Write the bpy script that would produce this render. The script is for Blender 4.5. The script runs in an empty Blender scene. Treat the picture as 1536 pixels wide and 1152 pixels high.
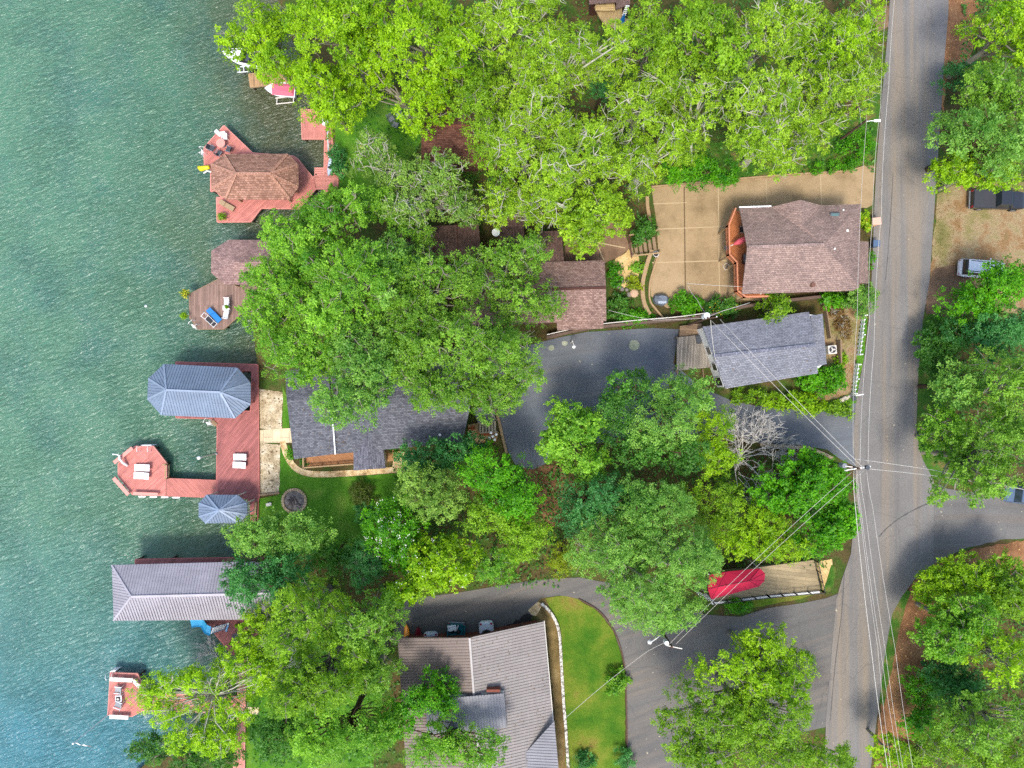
import bpy, bmesh, math, random
import numpy as np
from mathutils import Vector, Matrix
random.seed(7)
SC = bpy.context.scene
COL = SC.collection
PI = math.pi
R = math.radians
H = 78.0                      # camera height above the water
KX = 1.5 / 1536.0             # metres per photo pixel per metre of depth

# ---------------------------------------------------------------- coordinates
def W(px, py, z):
    k = (H - z) * KX
    return Vector(((px - 768) * k, (576 - py) * k, z))
def gz(x):                    # height of the land: flat bank, gentle slope, flat street
    return 1.0 + 0.06 * (min(max(x, -28.0), 36.0) + 28.0)
def G(px, py, dz=0.0):
    z = 3.0
    for _ in range(8):
        z = gz((px - 768) * (H - z) * KX)
    p = W(px, py, z)
    p.z += dz
    return p

# ---------------------------------------------------------------- mesh builder
class MB:
    def __init__(s): s.v = []; s.f = []
    def add(s, vs, fs):
        b = len(s.v); s.v += [tuple(p) for p in vs]; s.f += [tuple(b + i for i in f) for f in fs]; return s
    def face(s, pts): return s.add(pts, [tuple(range(len(pts)))])
    def box(s, c, size, rz=0.0, rx=0.0, ry=0.0):
        hx, hy, hz = size[0] / 2, size[1] / 2, size[2] / 2
        m = Matrix.Translation(Vector(c)) @ Matrix.Rotation(rz, 4, 'Z') @ Matrix.Rotation(ry, 4, 'Y') @ Matrix.Rotation(rx, 4, 'X')
        vs = [m @ Vector((x, y, z)) for z in (-hz, hz) for x, y in ((-hx, -hy), (hx, -hy), (hx, hy), (-hx, hy))]
        return s.add(vs, [(3, 2, 1, 0), (4, 5, 6, 7), (0, 1, 5, 4), (1, 2, 6, 5), (2, 3, 7, 6), (3, 0, 4, 7)])
    def bar(s, a, b, w, h):    # a box from a to b
        a = Vector(a); b = Vector(b); d = b - a
        L = d.length
        if L < 1e-6: return s
        rz = math.atan2(d.y, d.x); ry = -math.asin(max(-1, min(1, d.z / L)))
        return s.box((a + b) / 2, (L, w, h), rz, 0, ry)
    def prism(s, pts, z0, z1):  # pts: xy list, z0/z1 numbers or lists
        n = len(pts); A = sum(pts[i][0] * pts[(i + 1) % n][1] - pts[(i + 1) % n][0] * pts[i][1] for i in range(n))
        if A < 0: pts = pts[::-1]
        lo = [(p[0], p[1], z0) for p in pts]; hi = [(p[0], p[1], z1) for p in pts]
        return s.add(lo + hi, [tuple(range(n))[::-1], tuple(range(n, 2 * n))] + [(i, (i + 1) % n, n + (i + 1) % n, n + i) for i in range(n)])
    def frust(s, p0, p1):      # two rings of equal count, bottom and top
        n = len(p0)
        return s.add(list(p0) + list(p1), [tuple(range(n))[::-1], tuple(range(n, 2 * n))] + [(i, (i + 1) % n, n + (i + 1) % n, n + i) for i in range(n)])
    def tube(s, path, r, n=6, cap=True):
        path = [Vector(p) for p in path]; m = len(path)
        rs = r if isinstance(r, (list, tuple)) else [r] * m
        vs = []
        for i, p in enumerate(path):
            d = path[min(i + 1, m - 1)] - path[max(i - 1, 0)]
            if d.length < 1e-7: d = Vector((0, 0, 1))
            d.normalize()
            a = d.cross(Vector((0.31, 0.17, 0.93)) if abs(d.z) < .9 else Vector((1, 0.1, 0))).normalized(); b = d.cross(a)
            for k in range(n):
                t = 2 * PI * k / n
                vs.append(p + (a * math.cos(t) + b * math.sin(t)) * rs[i])
        fs = [(i * n + k, i * n + (k + 1) % n, (i + 1) * n + (k + 1) % n, (i + 1) * n + k) for i in range(m - 1) for k in range(n)]
        if cap: fs += [tuple(range(n))[::-1], tuple((m - 1) * n + k for k in range(n))]
        return s.add(vs, fs)
    def cyl(s, c, r, h, n=16, r2=None):
        r2 = r if r2 is None else r2
        lo = [(c[0] + r * math.cos(2 * PI * k / n), c[1] + r * math.sin(2 * PI * k / n), c[2]) for k in range(n)]
        hi = [(c[0] + r2 * math.cos(2 * PI * k / n), c[1] + r2 * math.sin(2 * PI * k / n), c[2] + h) for k in range(n)]
        return s.frust(lo, hi)
    def ball(s, c, r, n=10, m=6, sz=1.0):
        vs = [(c[0], c[1], c[2] - r * sz)]
        for j in range(1, m):
            a = -PI / 2 + PI * j / m
            vs += [(c[0] + r * math.cos(a) * math.cos(2 * PI * k / n), c[1] + r * math.cos(a) * math.sin(2 * PI * k / n), c[2] + r * sz * math.sin(a)) for k in range(n)]
        vs.append((c[0], c[1], c[2] + r * sz))
        fs = [(0, 1 + (k + 1) % n, 1 + k) for k in range(n)]
        for j in range(m - 2):
            b = 1 + j * n
            fs += [(b + k, b + (k + 1) % n, b + n + (k + 1) % n, b + n + k) for k in range(n)]
        b = 1 + (m - 2) * n; t = len(vs) - 1
        fs += [(b + k, b + (k + 1) % n, t) for k in range(n)]
        return s.add(vs, fs)
    def build(s, name, mat, parent=None, bevel=0.0, smooth=False):
        off = Vector((0, 0, 0)); p = parent
        while p is not None:
            if p.get('_w'): off += p.location
            p = p.parent
        me = bpy.data.meshes.new(name)
        me.from_pydata([(v[0] - off.x, v[1] - off.y, v[2] - off.z) for v in s.v], [], s.f)
        me.materials.append(mat)
        if smooth:
            me.polygons.foreach_set('use_smooth', [True] * len(me.polygons))
        me.update()
        o = bpy.data.objects.new(name, me); COL.objects.link(o)
        if parent: o.parent = parent
        if bevel:
            b = o.modifiers.new('bevel', 'BEVEL'); b.width = bevel; b.segments = 2; b.limit_method = 'ANGLE'
        return o

def tag(o, label=None, cat=None, group=None, kind=None):
    if label: o['label'] = label
    if cat: o['category'] = cat
    if group: o['group'] = group
    if kind: o['kind'] = kind
    return o
def thing(name, label, cat, loc=(0, 0, 0), rz=0.0, group=None, world=False):
    o = bpy.data.objects.new(name, None); COL.objects.link(o)
    o.empty_display_size = 0.3
    o.location = loc; o.rotation_euler = (0, 0, rz)
    if world: o['_w'] = 1
    return tag(o, label, cat, group)
def dup(root, loc, rz, label, group=None):
    r = root.copy(); COL.objects.link(r); r.location = loc; r.rotation_euler = (0, 0, rz); r['label'] = label
    if group: r['group'] = group
    for ch in list(root.children):
        c = ch.copy(); COL.objects.link(c); c.parent = r
        for g in ch.children:
            d = g.copy(); COL.objects.link(d); d.parent = c
    return r

# ---------------------------------------------------------------- materials
def C(r, g, b, f=0.72):
    def l(c):
        c /= 255.0
        return c / 12.92 if c <= 0.04045 else ((c + 0.055) / 1.055) ** 2.4
    return (l(r) * f, l(g) * f, l(b) * f, 1)
class N:
    def __init__(s, name):
        s.m = bpy.data.materials.new(name); s.m.use_nodes = True
        s.t = s.m.node_tree; s.t.nodes.clear()
        s.out = s.n('ShaderNodeOutputMaterial')
    def n(s, typ, **kw):
        o = s.t.nodes.new(typ)
        for k, v in kw.items():
            if k in o.inputs.keys() if hasattr(o.inputs, 'keys') else False: o.inputs[k].default_value = v
            else: setattr(o, k, v)
        return o
    def set(s, node, **kw):
        for k, v in kw.items(): node.inputs[k.replace('_', ' ')].default_value = v
    def l(s, a, b): s.t.links.new(a, b)
    def coord(s, rot=0.0, sc=(1, 1, 1)):
        tc = s.n('ShaderNodeTexCoord'); mp = s.n('ShaderNodeMapping')
        if sc[0] != sc[1]:      # turn first, then stretch
            mp.vector_type = 'TEXTURE'; mp.inputs['Rotation'].default_value = (0, 0, -rot); mp.inputs['Scale'].default_value = (1 / sc[0], 1 / sc[1], 1 / sc[2])
        else:
            mp.inputs['Rotation'].default_value = (0, 0, rot); mp.inputs['Scale'].default_value = sc
        s.l(tc.outputs['Object'], mp.inputs['Vector']); return mp.outputs['Vector']
    def noise(s, vec, scale, detail=4, rough=0.55, dist=0.0):
        o = s.n('ShaderNodeTexNoise'); o.inputs['Scale'].default_value = scale; o.inputs['Detail'].default_value = detail
        o.inputs['Roughness'].default_value = rough; o.inputs['Distortion'].default_value = dist
        s.l(vec, o.inputs['Vector']); return o.outputs['Fac']
    def ramp(s, fac, stops):
        o = s.n('ShaderNodeValToRGB'); e = o.color_ramp.elements
        while len(e) < len(stops): e.new(0.5)
        for i, (p, c) in enumerate(stops): e[i].position = p; e[i].color = c if len(c) == 4 else (*c, 1)
        s.l(fac, o.inputs['Fac']); return o.outputs['Color']
    def mix(s, fac, a, b, mode='MIX'):
        o = s.n('ShaderNodeMix'); o.data_type = 'RGBA'; o.blend_type = mode
        for idx, v in ((0, fac), (6, a), (7, b)):
            if hasattr(v, 'is_output'): s.l(v, o.inputs[idx])
            else: o.inputs[idx].default_value = v
        return o.outputs[2]
    def math(s, op, a, b=0.0):
        o = s.n('ShaderNodeMath'); o.operation = op
        for i, v in enumerate((a, b)):
            if hasattr(v, 'is_output'): s.l(v, o.inputs[i])
            else: o.inputs[i].default_value = v
        return o.outputs[0]
    def bsdf(s, col, rough=0.8, metal=0.0, bump=None, bd=0.02, spec=0.4, bs=1.0):
        p = s.n('ShaderNodeBsdfPrincipled')
        if hasattr(col, 'is_output'): s.l(col, p.inputs['Base Color'])
        else: p.inputs['Base Color'].default_value = col
        if hasattr(rough, 'is_output'): s.l(rough, p.inputs['Roughness'])
        else: p.inputs['Roughness'].default_value = rough
        p.inputs['Metallic'].default_value = metal
        p.inputs['Specular IOR Level'].default_value = spec
        if bump is not None:
            b = s.n('ShaderNodeBump'); b.inputs['Distance'].default_value = bd; b.inputs['Strength'].default_value = bs
            s.l(bump, b.inputs['Height']); s.l(b.outputs['Normal'], p.inputs['Normal'])
        s.l(p.outputs['BSDF'], s.out.inputs['Surface'])
        return p
def dk(c, f): return (c[0] * f, c[1] * f, c[2] * f, 1)

def plain(name, c, rough=0.6, metal=0.0, var=0.12, scale=2.5, spec=0.4):
    s = N(name); v = s.coord(); f = s.noise(v, scale, 5)
    s.bsdf(s.mix(f, dk(c, 1 - var * 1.6), dk(c, 1 + var)), rough, metal, spec=spec); return s.m
def ground(name, stops, scale=0.25, fine=6.0, fineamt=0.35, rough=0.95, bd=0.03, rot=0.0, sc=(1, 1, 1), spec=0.2, speck=None):
    s = N(name); v = s.coord(rot, sc); v0 = s.coord()
    f = s.noise(v, scale, 6, 0.6)
    col = s.ramp(f, stops)
    g = s.noise(v0, fine, 5, 0.7)
    gg = s.ramp(g, [(0.3, (1 - fineamt,) * 3), (0.7, (1 + fineamt,) * 3)])
    col = s.mix(1.0, col, gg, 'MULTIPLY')
    if speck:
        n2 = s.noise(v0, speck[1], 2, 0.5)
        m = s.ramp(n2, [(speck[2], (0, 0, 0)), (speck[2] + .03, (1, 1, 1))])
        col = s.mix(m, col, speck[0])
    s.bsdf(col, rough, 0, g, bd, spec); return s.m
def planks(name, c, ang, w=0.15, var=0.2, gap=0.45, rough=0.75, length=3.6, seam=0.012):
    s = N(name); v = s.coord(ang)
    b = s.n('ShaderNodeTexBrick')
    b.inputs['Scale'].default_value = 1.0; b.inputs['Brick Width'].default_value = length; b.inputs['Row Height'].default_value = w
    b.inputs['Mortar Size'].default_value = seam; b.inputs['Color1'].default_value = dk(c, 1 - var); b.inputs['Color2'].default_value = dk(c, 1 + var)
    b.inputs['Mortar'].default_value = dk(c, gap); b.offset = 0.37; b.inputs['Bias'].default_value = 0.0
    s.l(v, b.inputs['Vector'])
    n1 = s.noise(s.coord(ang, (0.6, 4, 1)), 1.6, 5, 0.65)
    n2 = s.noise(s.coord(), 0.5, 4)
    col = s.mix(1.0, b.outputs['Color'], s.ramp(n1, [(0.25, (.78,) * 3), (0.75, (1.18,) * 3)]), 'MULTIPLY')
    col = s.mix(1.0, col, s.ramp(n2, [(0.3, (.8,) * 3), (0.7, (1.16, 1.15, 1.14))]), 'MULTIPLY')
    s.bsdf(col, rough, 0, b.outputs['Fac'], -0.01, 0.25); return s.m
def shingle(name, c, ang, var=0.22, row=0.17, tint=None):
    s = N(name); v = s.coord(ang)
    b = s.n('ShaderNodeTexBrick')
    b.inputs['Scale'].default_value = 1.0; b.inputs['Brick Width'].default_value = 0.34; b.inputs['Row Height'].default_value = row
    b.inputs['Mortar Size'].default_value = 0.01; b.inputs['Color1'].default_value = dk(c, 1 - var)
    b.inputs['Color2'].default_value = tint or dk(c, 1 + var); b.inputs['Mortar'].default_value = dk(c, 0.55); b.offset = 0.43
    s.l(v, b.inputs['Vector'])
    n1 = s.noise(s.coord(), 5.0, 3, 0.8); n2 = s.noise(s.coord(), 0.35, 5, 0.6)
    col = s.mix(1.0, b.outputs['Color'], s.ramp(n1, [(0.3, (.74,) * 3), (0.7, (1.26,) * 3)]), 'MULTIPLY')
    col = s.mix(1.0, col, s.ramp(n2, [(0.3, (.8, .8, .8)), (0.7, (1.12, 1.1, 1.08))]), 'MULTIPLY')
    s.bsdf(col, 0.9, 0, b.outputs['Fac'], -0.02, 0.2); return s.m
def metalroof(name, c, rough=0.42, streak=0.0, metal=0.35):
    s = N(name); n1 = s.noise(s.coord(), 0.6, 5, 0.65); n2 = s.noise(s.coord(streak, (0.4, 6, 1)), 1.2, 4)
    col = s.mix(1.0, s.ramp(n1, [(0.3, dk(c, .86)), (0.7, dk(c, 1.1))]), s.ramp(n2, [(0.3, (.9,) * 3), (0.7, (1.07,) * 3)]), 'MULTIPLY')
    s.bsdf(col, rough, metal, spec=0.5); return s.m
LEAVES = {}
def leaf(kind, a, b, f=0.78, trans=0.42):
    s = N('leaf_' + kind)
    at = s.n('ShaderNodeAttribute'); at.attribute_name = 'tint'
    n = s.noise(s.coord(), 0.35, 3)
    fac = s.math('ADD', s.math('MULTIPLY', at.outputs['Fac'], 0.75), s.math('MULTIPLY', s.math('SUBTRACT', n, 0.38), 0.9))
    ca, cb = C(*a, f), C(*b, f)
    col = s.mix(fac, ca, cb)
    p = s.bsdf(col, 0.5, 0, spec=0.35)
    t = s.n('ShaderNodeBsdfTranslucent'); s.l(s.mix(1.0, col, (1.25, 1.35, .7, 1), 'MULTIPLY'), t.inputs['Color'])
    m = s.n('ShaderNodeMixShader'); m.inputs[0].default_value = trans
    s.l(p.outputs[0], m.inputs[1]); s.l(t.outputs[0], m.inputs[2]); s.l(m.outputs[0], s.out.inputs['Surface'])
    LEAVES[kind] = s.m
leaf('lime', (100, 152, 4), (192, 232, 30))
leaf('pale', (104, 150, 8), (196, 232, 56))
leaf('grey', (92, 136, 40), (176, 214, 92))
leaf('bright', (76, 142, 22), (170, 222, 66))
leaf('olive', (78, 130, 22), (162, 210, 68))
leaf('moss', (84, 132, 8), (170, 214, 46))
leaf('dark', (40, 98, 24), (114, 176, 60))
leaf('vivid', (46, 122, 4), (128, 206, 20))
leaf('teal', (34, 104, 46), (110, 184, 92))
leaf('soft', (74, 136, 38), (170, 218, 94))
leaf('yellow', (104, 136, 8), (192, 206, 40))
leaf('rust', (122, 92, 50), (172, 140, 84))
leaf('lemon', (122, 176, 2), (206, 244, 36))
leaf('bush', (72, 92, 26), (116, 134, 48))
leaf('petal', (225, 220, 205), (250, 248, 240), 0.8, .2)
leaf('petal_yellow', (225, 200, 20), (245, 225, 60), 0.75, .2)

def bark(name, c, pale):
    s = N(name); n = s.noise(s.coord(), 1.7, 5, 0.65)
    s.bsdf(s.ramp(n, [(0.3, dk(c, .55)), (0.7, dk(c, pale))]), 0.9, 0, n, 0.02, .15); return s.m
BARK = {'pale': bark('bark_pale', C(205, 200, 180), 1.15), 'grey': bark('bark_grey', C(160, 152, 132), 1.1), 'brown': bark('bark_brown', C(98, 80, 60), 1.1), 'dead': bark('bark_dead', C(206, 200, 190, .85), 1.1)}

M = {}
M['white'] = plain('white_paint', C(240, 240, 236, .8), .5, var=.05)
M['offwhite'] = plain('off_white', C(226, 218, 205, .75), .7, var=.08)
M['cream_wall'] = plain('cream_wall', C(214, 206, 190, .75), .85, var=.08)
M['brown_wall'] = plain('brown_wall', C(120, 82, 66), .85)
M['dark_brown'] = plain('dark_brown', C(84, 48, 38), .85)
M['black'] = plain('black_plastic', (0.012, 0.012, 0.014, 1), .45)
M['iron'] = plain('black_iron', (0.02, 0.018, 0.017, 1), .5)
M['darkgrey'] = plain('dark_grey', C(70, 74, 80), .5)
M['grey'] = plain('grey_metal', C(150, 154, 158), .45, .4)
M['glass'] = plain('dark_glass', (0.015, 0.022, 0.026, 1), .06, spec=.8)
M['sky_glass'] = plain('skylight_glass', C(70, 105, 100), .05, spec=.8)
M['tyre'] = plain('tyre_rubber', (0.015, 0.015, 0.015, 1), .85)
M['blue'] = plain('blue_fabric', C(20, 125, 205), .7)
M['lightblue'] = plain('blue_slide_plastic', C(70, 190, 235, .75), .3, var=.06)
M['paleblue'] = plain('pale_blue_panel', C(130, 180, 225), .5)
M['red'] = plain('maroon_canvas', C(200, 26, 66, .75), .8, var=.1, scale=1.2)
M['pinkred'] = plain('red_fabric', C(230, 95, 105), .7)
M['redlamp'] = plain('red_lamp', C(190, 30, 45), .2)
M['teal'] = plain('teal_car_paint', C(30, 120, 125), .25)
M['carwhite'] = plain('white_car_paint', C(228, 230, 236, .8), .2, var=.03, spec=.6)
M['carblack'] = plain('black_car_paint', (0.018, 0.02, 0.024, 1), .2, spec=.6)
M['carblue'] = plain('grey_blue_car_paint', C(84, 104, 128), .22, spec=.6)
M['orange'] = plain('orange_plastic', C(235, 150, 40), .4)
M['maroon'] = plain('maroon_plastic', C(150, 30, 50), .4)
M['yellow'] = plain('yellow_plastic', C(240, 220, 30), .4)
M['pink_cover'] = plain('pink_boat_cover', C(235, 110, 130), .7)
M['wood'] = plain('weathered_wood', C(150, 125, 95), .85, var=.2, scale=3)
M['timber'] = plain('tan_timber', C(178, 148, 108), .85, var=.2, scale=3)
M['piling'] = plain('dark_piling', C(70, 54, 42), .9)
M['pole'] = plain('creosote_pole', C(92, 66, 52), .9, var=.2)
M['wire'] = plain('pale_cable', C(204, 198, 186, .7), .5, var=.03)
M['lampglobe'] = plain('white_globe', C(245, 245, 240, .85), .25, var=.02)
M['brick'] = plain('red_brick', C(140, 78, 60), .9, var=.25, scale=8)
M['stone'] = ground('rubble_stone', [(.35, C(150, 128, 100)), (.65, C(214, 188, 150))], 1.8, 6, .3, bd=.05)
M['tarp'] = plain('grey_tarp', C(120, 128, 140), .5, var=.3, scale=3)
M['fabric'] = plain('grey_sling_fabric', C(165, 168, 168), .8)
M['pot'] = plain('terracotta_pot', C(160, 100, 70), .85)
# ================================================================ SETTING
from mathutils.geometry import tessellate_polygon
M['land'] = ground('land_litter', [(.3, C(58, 66, 28)), (.45, C(92, 78, 46)), (.58, C(66, 92, 30)), (.75, C(104, 84, 58))], .35, 5, .4, bd=.08)
M['lawn'] = ground('mown_lawn', [(.3, C(58, 104, 22, .7)), (.5, C(78, 128, 28, .74)), (.7, C(104, 138, 46, .74))], .45, 6, .36, bd=.05)
M['lawn_dry'] = ground('patchy_lawn', [(.34, C(64, 118, 20, .54)), (.48, C(96, 134, 30, .54)), (.6, C(124, 140, 44, .6)), (.72, C(146, 130, 62, .6))], .24, 7, .3, bd=.05)
M['verge'] = ground('grass_verge', [(.3, C(48, 98, 26, .58)), (.5, C(80, 122, 36, .58)), (.68, C(132, 118, 68, .6))], .9, 9, .3, bd=.05)
M['drygrass'] = ground('dry_grass', [(.3, C(110, 112, 58, .6)), (.43, C(150, 138, 88, .6)), (.52, C(172, 150, 112, .6)), (.6, C(160, 124, 84, .6)), (.72, C(134, 122, 78, .6))], .3, 7, .34, bd=.05, speck=(C(200, 186, 160, .6), 3.5, .7))
M['mulch'] = ground('pine_straw', [(.3, C(112, 80, 50, .62)), (.5, C(156, 110, 74, .62)), (.7, C(178, 136, 94, .62))], .5, 9, .4, bd=.05, speck=(C(226, 186, 120), 5, .68))
M['gravel'] = ground('pale_gravel', [(.3, C(150, 130, 98)), (.5, C(196, 178, 144)), (.7, C(224, 210, 184))], .8, 5, .4, bd=.06, speck=(C(112, 96, 72), 4, .62))
M['pebble'] = ground('tan_pebbles', [(.3, C(196, 164, 106)), (.7, C(226, 196, 138))], 1.2, 6, .35, bd=.05)
M['concrete_path'] = planks('concrete_path', C(226, 206, 168), R(90), 1.0, .07, .7, .9, 1.3, .03)
M['flag'] = ground('flagstone', [(.35, C(176, 142, 96)), (.5, C(220, 190, 140)), (.65, C(236, 212, 170))], 1.6, 4, .25, bd=.05)
M['dark_path'] = ground('brown_concrete', [(.35, C(110, 86, 66)), (.65, C(140, 112, 88))], .5, 6, .18)
M['joint'] = plain('concrete_joint', C(208, 182, 140, .6), .9)
M['joint_dark'] = plain('concrete_joint_dark', C(112, 90, 62), .9)
M['ash'] = ground('fire_ash', [(.35, C(92, 84, 78)), (.65, C(150, 140, 132))], 2.5, 7, .4)
M['firt'] = ground('bare_earth', [(.35, C(96, 66, 44)), (.65, C(138, 104, 72))], .8, 7, .35)

# asphalt of the street: worn grey with tan dirt in the wheel tracks
def asphalt(name, c, dirt, amt, rot=0.0, crack=True, wash=None):
    s = N(name); v = s.coord()
    n = s.noise(v, .18, 6, .6); col = s.ramp(n, [(.3, dk(c, .84)), (.7, dk(c, 1.14))])
    vs = s.coord(rot, (1.0, .035, 1)); st = s.noise(vs, .75, 5, .62)
    col = s.mix(s.ramp(st, [(.47, (0, 0, 0)), (.66, (amt,) * 3)]), col, dirt)
    st2 = s.noise(s.coord(rot, (1.6, .05, 1)), 1.0, 4, .6)
    col = s.mix(s.ramp(st2, [(.52, (0, 0, 0)), (.7, (.5,) * 3)]), col, dk(c, .72))
    if wash: col = s.mix(s.ramp(s.noise(v, .11, 4, .6), [(.45, (0, 0, 0)), (.7, (.6,) * 3)]), col, wash)
    g = s.noise(v, 14, 3, .7); col = s.mix(1.0, col, s.ramp(g, [(.3, (.82,) * 3), (.7, (1.18,) * 3)]), 'MULTIPLY')
    sp = s.noise(v, 2.6, 2, .4); col = s.mix(s.ramp(sp, [(.76, (0, 0, 0)), (.775, (.6,) * 3)]), col, C(222, 206, 170))
    if crack:
        vo = s.n('ShaderNodeTexVoronoi'); vo.feature = 'DISTANCE_TO_EDGE'; vo.inputs['Scale'].default_value = .16
        wv = s.n('ShaderNodeVectorMath'); wv.operation = 'ADD'
        nz = s.n('ShaderNodeTexNoise'); nz.inputs['Scale'].default_value = .5; nz.inputs['Detail'].default_value = 4; s.l(v, nz.inputs['Vector'])
        s.l(v, wv.inputs[0]); s.l(nz.outputs['Color'], wv.inputs[1]); s.l(wv.outputs[0], vo.inputs['Vector'])
        col = s.mix(s.ramp(vo.outputs['Distance'], [(0, (.42,) * 3), (.007, (0, 0, 0))]), col, dk(c, .55))
    s.bsdf(col, .92, 0, g, .015, .2); return s.m
M['street'] = asphalt('street_asphalt', C(142, 138, 133, .56), C(168, 150, 126, .56), .65)
M['side_street'] = asphalt('side_street_asphalt', C(130, 127, 122, .58), C(140, 118, 96, .6), .5, R(90))
M['drive'] = asphalt('driveway_asphalt', C(114, 118, 122, .68), C(132, 128, 122, .66), .4, R(80), False, C(86, 98, 114, .66))
M['low_drive'] = asphalt('lower_driveway_asphalt', C(118, 115, 110, .62), C(150, 136, 120, .62), .55, R(70), True)
def tan_concrete():
    s = N('tan_concrete'); v = s.coord()
    n = s.noise(v, .22, 6, .62); col = s.ramp(n, [(.3, C(140, 118, 86, .64)), (.5, C(178, 152, 114, .64)), (.7, C(196, 168, 130, .64))])
    g = s.noise(v, 9, 4, .7); col = s.mix(1.0, col, s.ramp(g, [(.3, (.84,) * 3), (.7, (1.14,) * 3)]), 'MULTIPLY')
    n2 = s.noise(v, .8, 5, .7); col = s.mix(s.ramp(n2, [(.55, (0, 0, 0)), (.75, (.5,) * 3)]), col, C(118, 98, 66))
    s.bsdf(col, .9, 0, g, .01, .2); return s.m
M['tan'] = tan_concrete()

def drape(name, px, off, mat, kind='structure', world=None, label=None, cat=None, skirt=0.0):
    pts = [G(*p) for p in px] if world is None else [Vector((x, y, 0)) for x, y in world]
    vs, fs, idx = [], [], {}
    def vert(x, y, z):
        k = (round(x, 4), round(y, 4), z < -9)
        if k not in idx: idx[k] = len(vs); vs.append((x, y, gz(x) + off + (z if z < 0 else 0)))
        return idx[k]
    def clip(poly, xb, keep_lo):
        out = []
        for i in range(len(poly)):
            p, q = poly[i], poly[(i + 1) % len(poly)]
            ip, iq = (p[0] <= xb) == keep_lo, (q[0] <= xb) == keep_lo
            if ip: out.append(p)
            if ip != iq: t = (xb - p[0]) / (q[0] - p[0]); out.append((xb, p[1] + (q[1] - p[1]) * t))
        return out
    for tri in tessellate_polygon([[Vector((p.x, p.y, 0)) for p in pts]]):
        T = [(pts[i].x, pts[i].y) for i in tri]
        if (T[1][0] - T[0][0]) * (T[2][1] - T[0][1]) - (T[1][1] - T[0][1]) * (T[2][0] - T[0][0]) < 0: T = T[::-1]
        for piece in (clip(T, -28.0, True), clip(clip(T, -28.0, False), 36.0, True), clip(clip(T, -28.0, False), 36.0, False)):
            ids = []
            for p in piece:
                i = vert(p[0], p[1], 0)
                if i not in ids: ids.append(i)
            if len(ids) >= 3: fs.append(tuple(ids))
    if skirt:
        for p, q in zip(pts, pts[1:] + pts[:1]):
            b_ = len(vs); vs += [(p.x, p.y, gz(p.x) + off), (q.x, q.y, gz(q.x) + off), (q.x, q.y, gz(q.x) + off - skirt), (p.x, p.y, gz(p.x) + off - skirt)]; fs.append((b_, b_ + 1, b_ + 2, b_ + 3))
    me = bpy.data.meshes.new(name); me.from_pydata(vs, [], fs); me.update(); me.materials.append(mat)
    o = bpy.data.objects.new(name, me); COL.objects.link(o)
    return tag(o, label, cat, None, kind)

def spline(px, per=6):
    out = []
    n = len(px)
    for i in range(n - 1):
        p0 = px[max(i - 1, 0)]; p1 = px[i]; p2 = px[i + 1]; p3 = px[min(i + 2, n - 1)]
        for k in range(per):
            t = k / per
            out.append(tuple(.5 * (2 * p1[j] + (p2[j] - p0[j]) * t + (2 * p0[j] - 5 * p1[j] + 4 * p2[j] - p3[j]) * t * t + (3 * p1[j] - p0[j] - 3 * p2[j] + p3[j]) * t ** 3) for j in range(len(p1))))
    out.append(tuple(px[-1])); return out
def strip(px, w):              # polygon of a band of width w px along a px path
    P = [Vector((p[0], p[1])) for p in spline(px)]
    L, Rr = [], []
    for i, p in enumerate(P):
        d = (P[min(i + 1, len(P) - 1)] - P[max(i - 1, 0)]).normalized(); n = Vector((-d.y, d.x)) * w / 2
        L.append(tuple(p + n)); Rr.append(tuple(p - n))
    return L + Rr[::-1]
def jag(px, amp, step, seed):  # roughen a px outline (grass and soil edges)
    rr = random.Random(seed); out = []
    for i, p in enumerate(px):
        q = px[(i + 1) % len(px)]; d = math.hypot(q[0] - p[0], q[1] - p[1]); k = max(1, int(d / step))
        for j in range(k):
            t = j / k
            out.append((p[0] + (q[0] - p[0]) * t + rr.uniform(-amp, amp), p[1] + (q[1] - p[1]) * t + rr.uniform(-amp, amp)))
    return out

# land: one sheet from the shore to beyond sight, with its bank down into the lake
shore = [(398, -60), (438, 60), (470, 120), (492, 165), (500, 215), (508, 265), (506, 300), (470, 318), (440, 345), (400, 390), (384, 430), (380, 500), (386, 545), (387, 600), (387, 700), (385, 750), (383, 800), (388, 842), (405, 880), (398, 930), (372, 965), (364, 1010), (362, 1060), (352, 1110), (300, 1128), (226, 1140), (196, 1165), (190, 1230)]
sp = [G(*p) for p in shore]
world = [(p.x, p.y) for p in sp]
world = [(world[0][0], 500)] + world + [(world[-1][0], -500), (900, -500), (900, 500)]
drape('ground', None, 0, M['land'], world=world, skirt=3.2)

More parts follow.
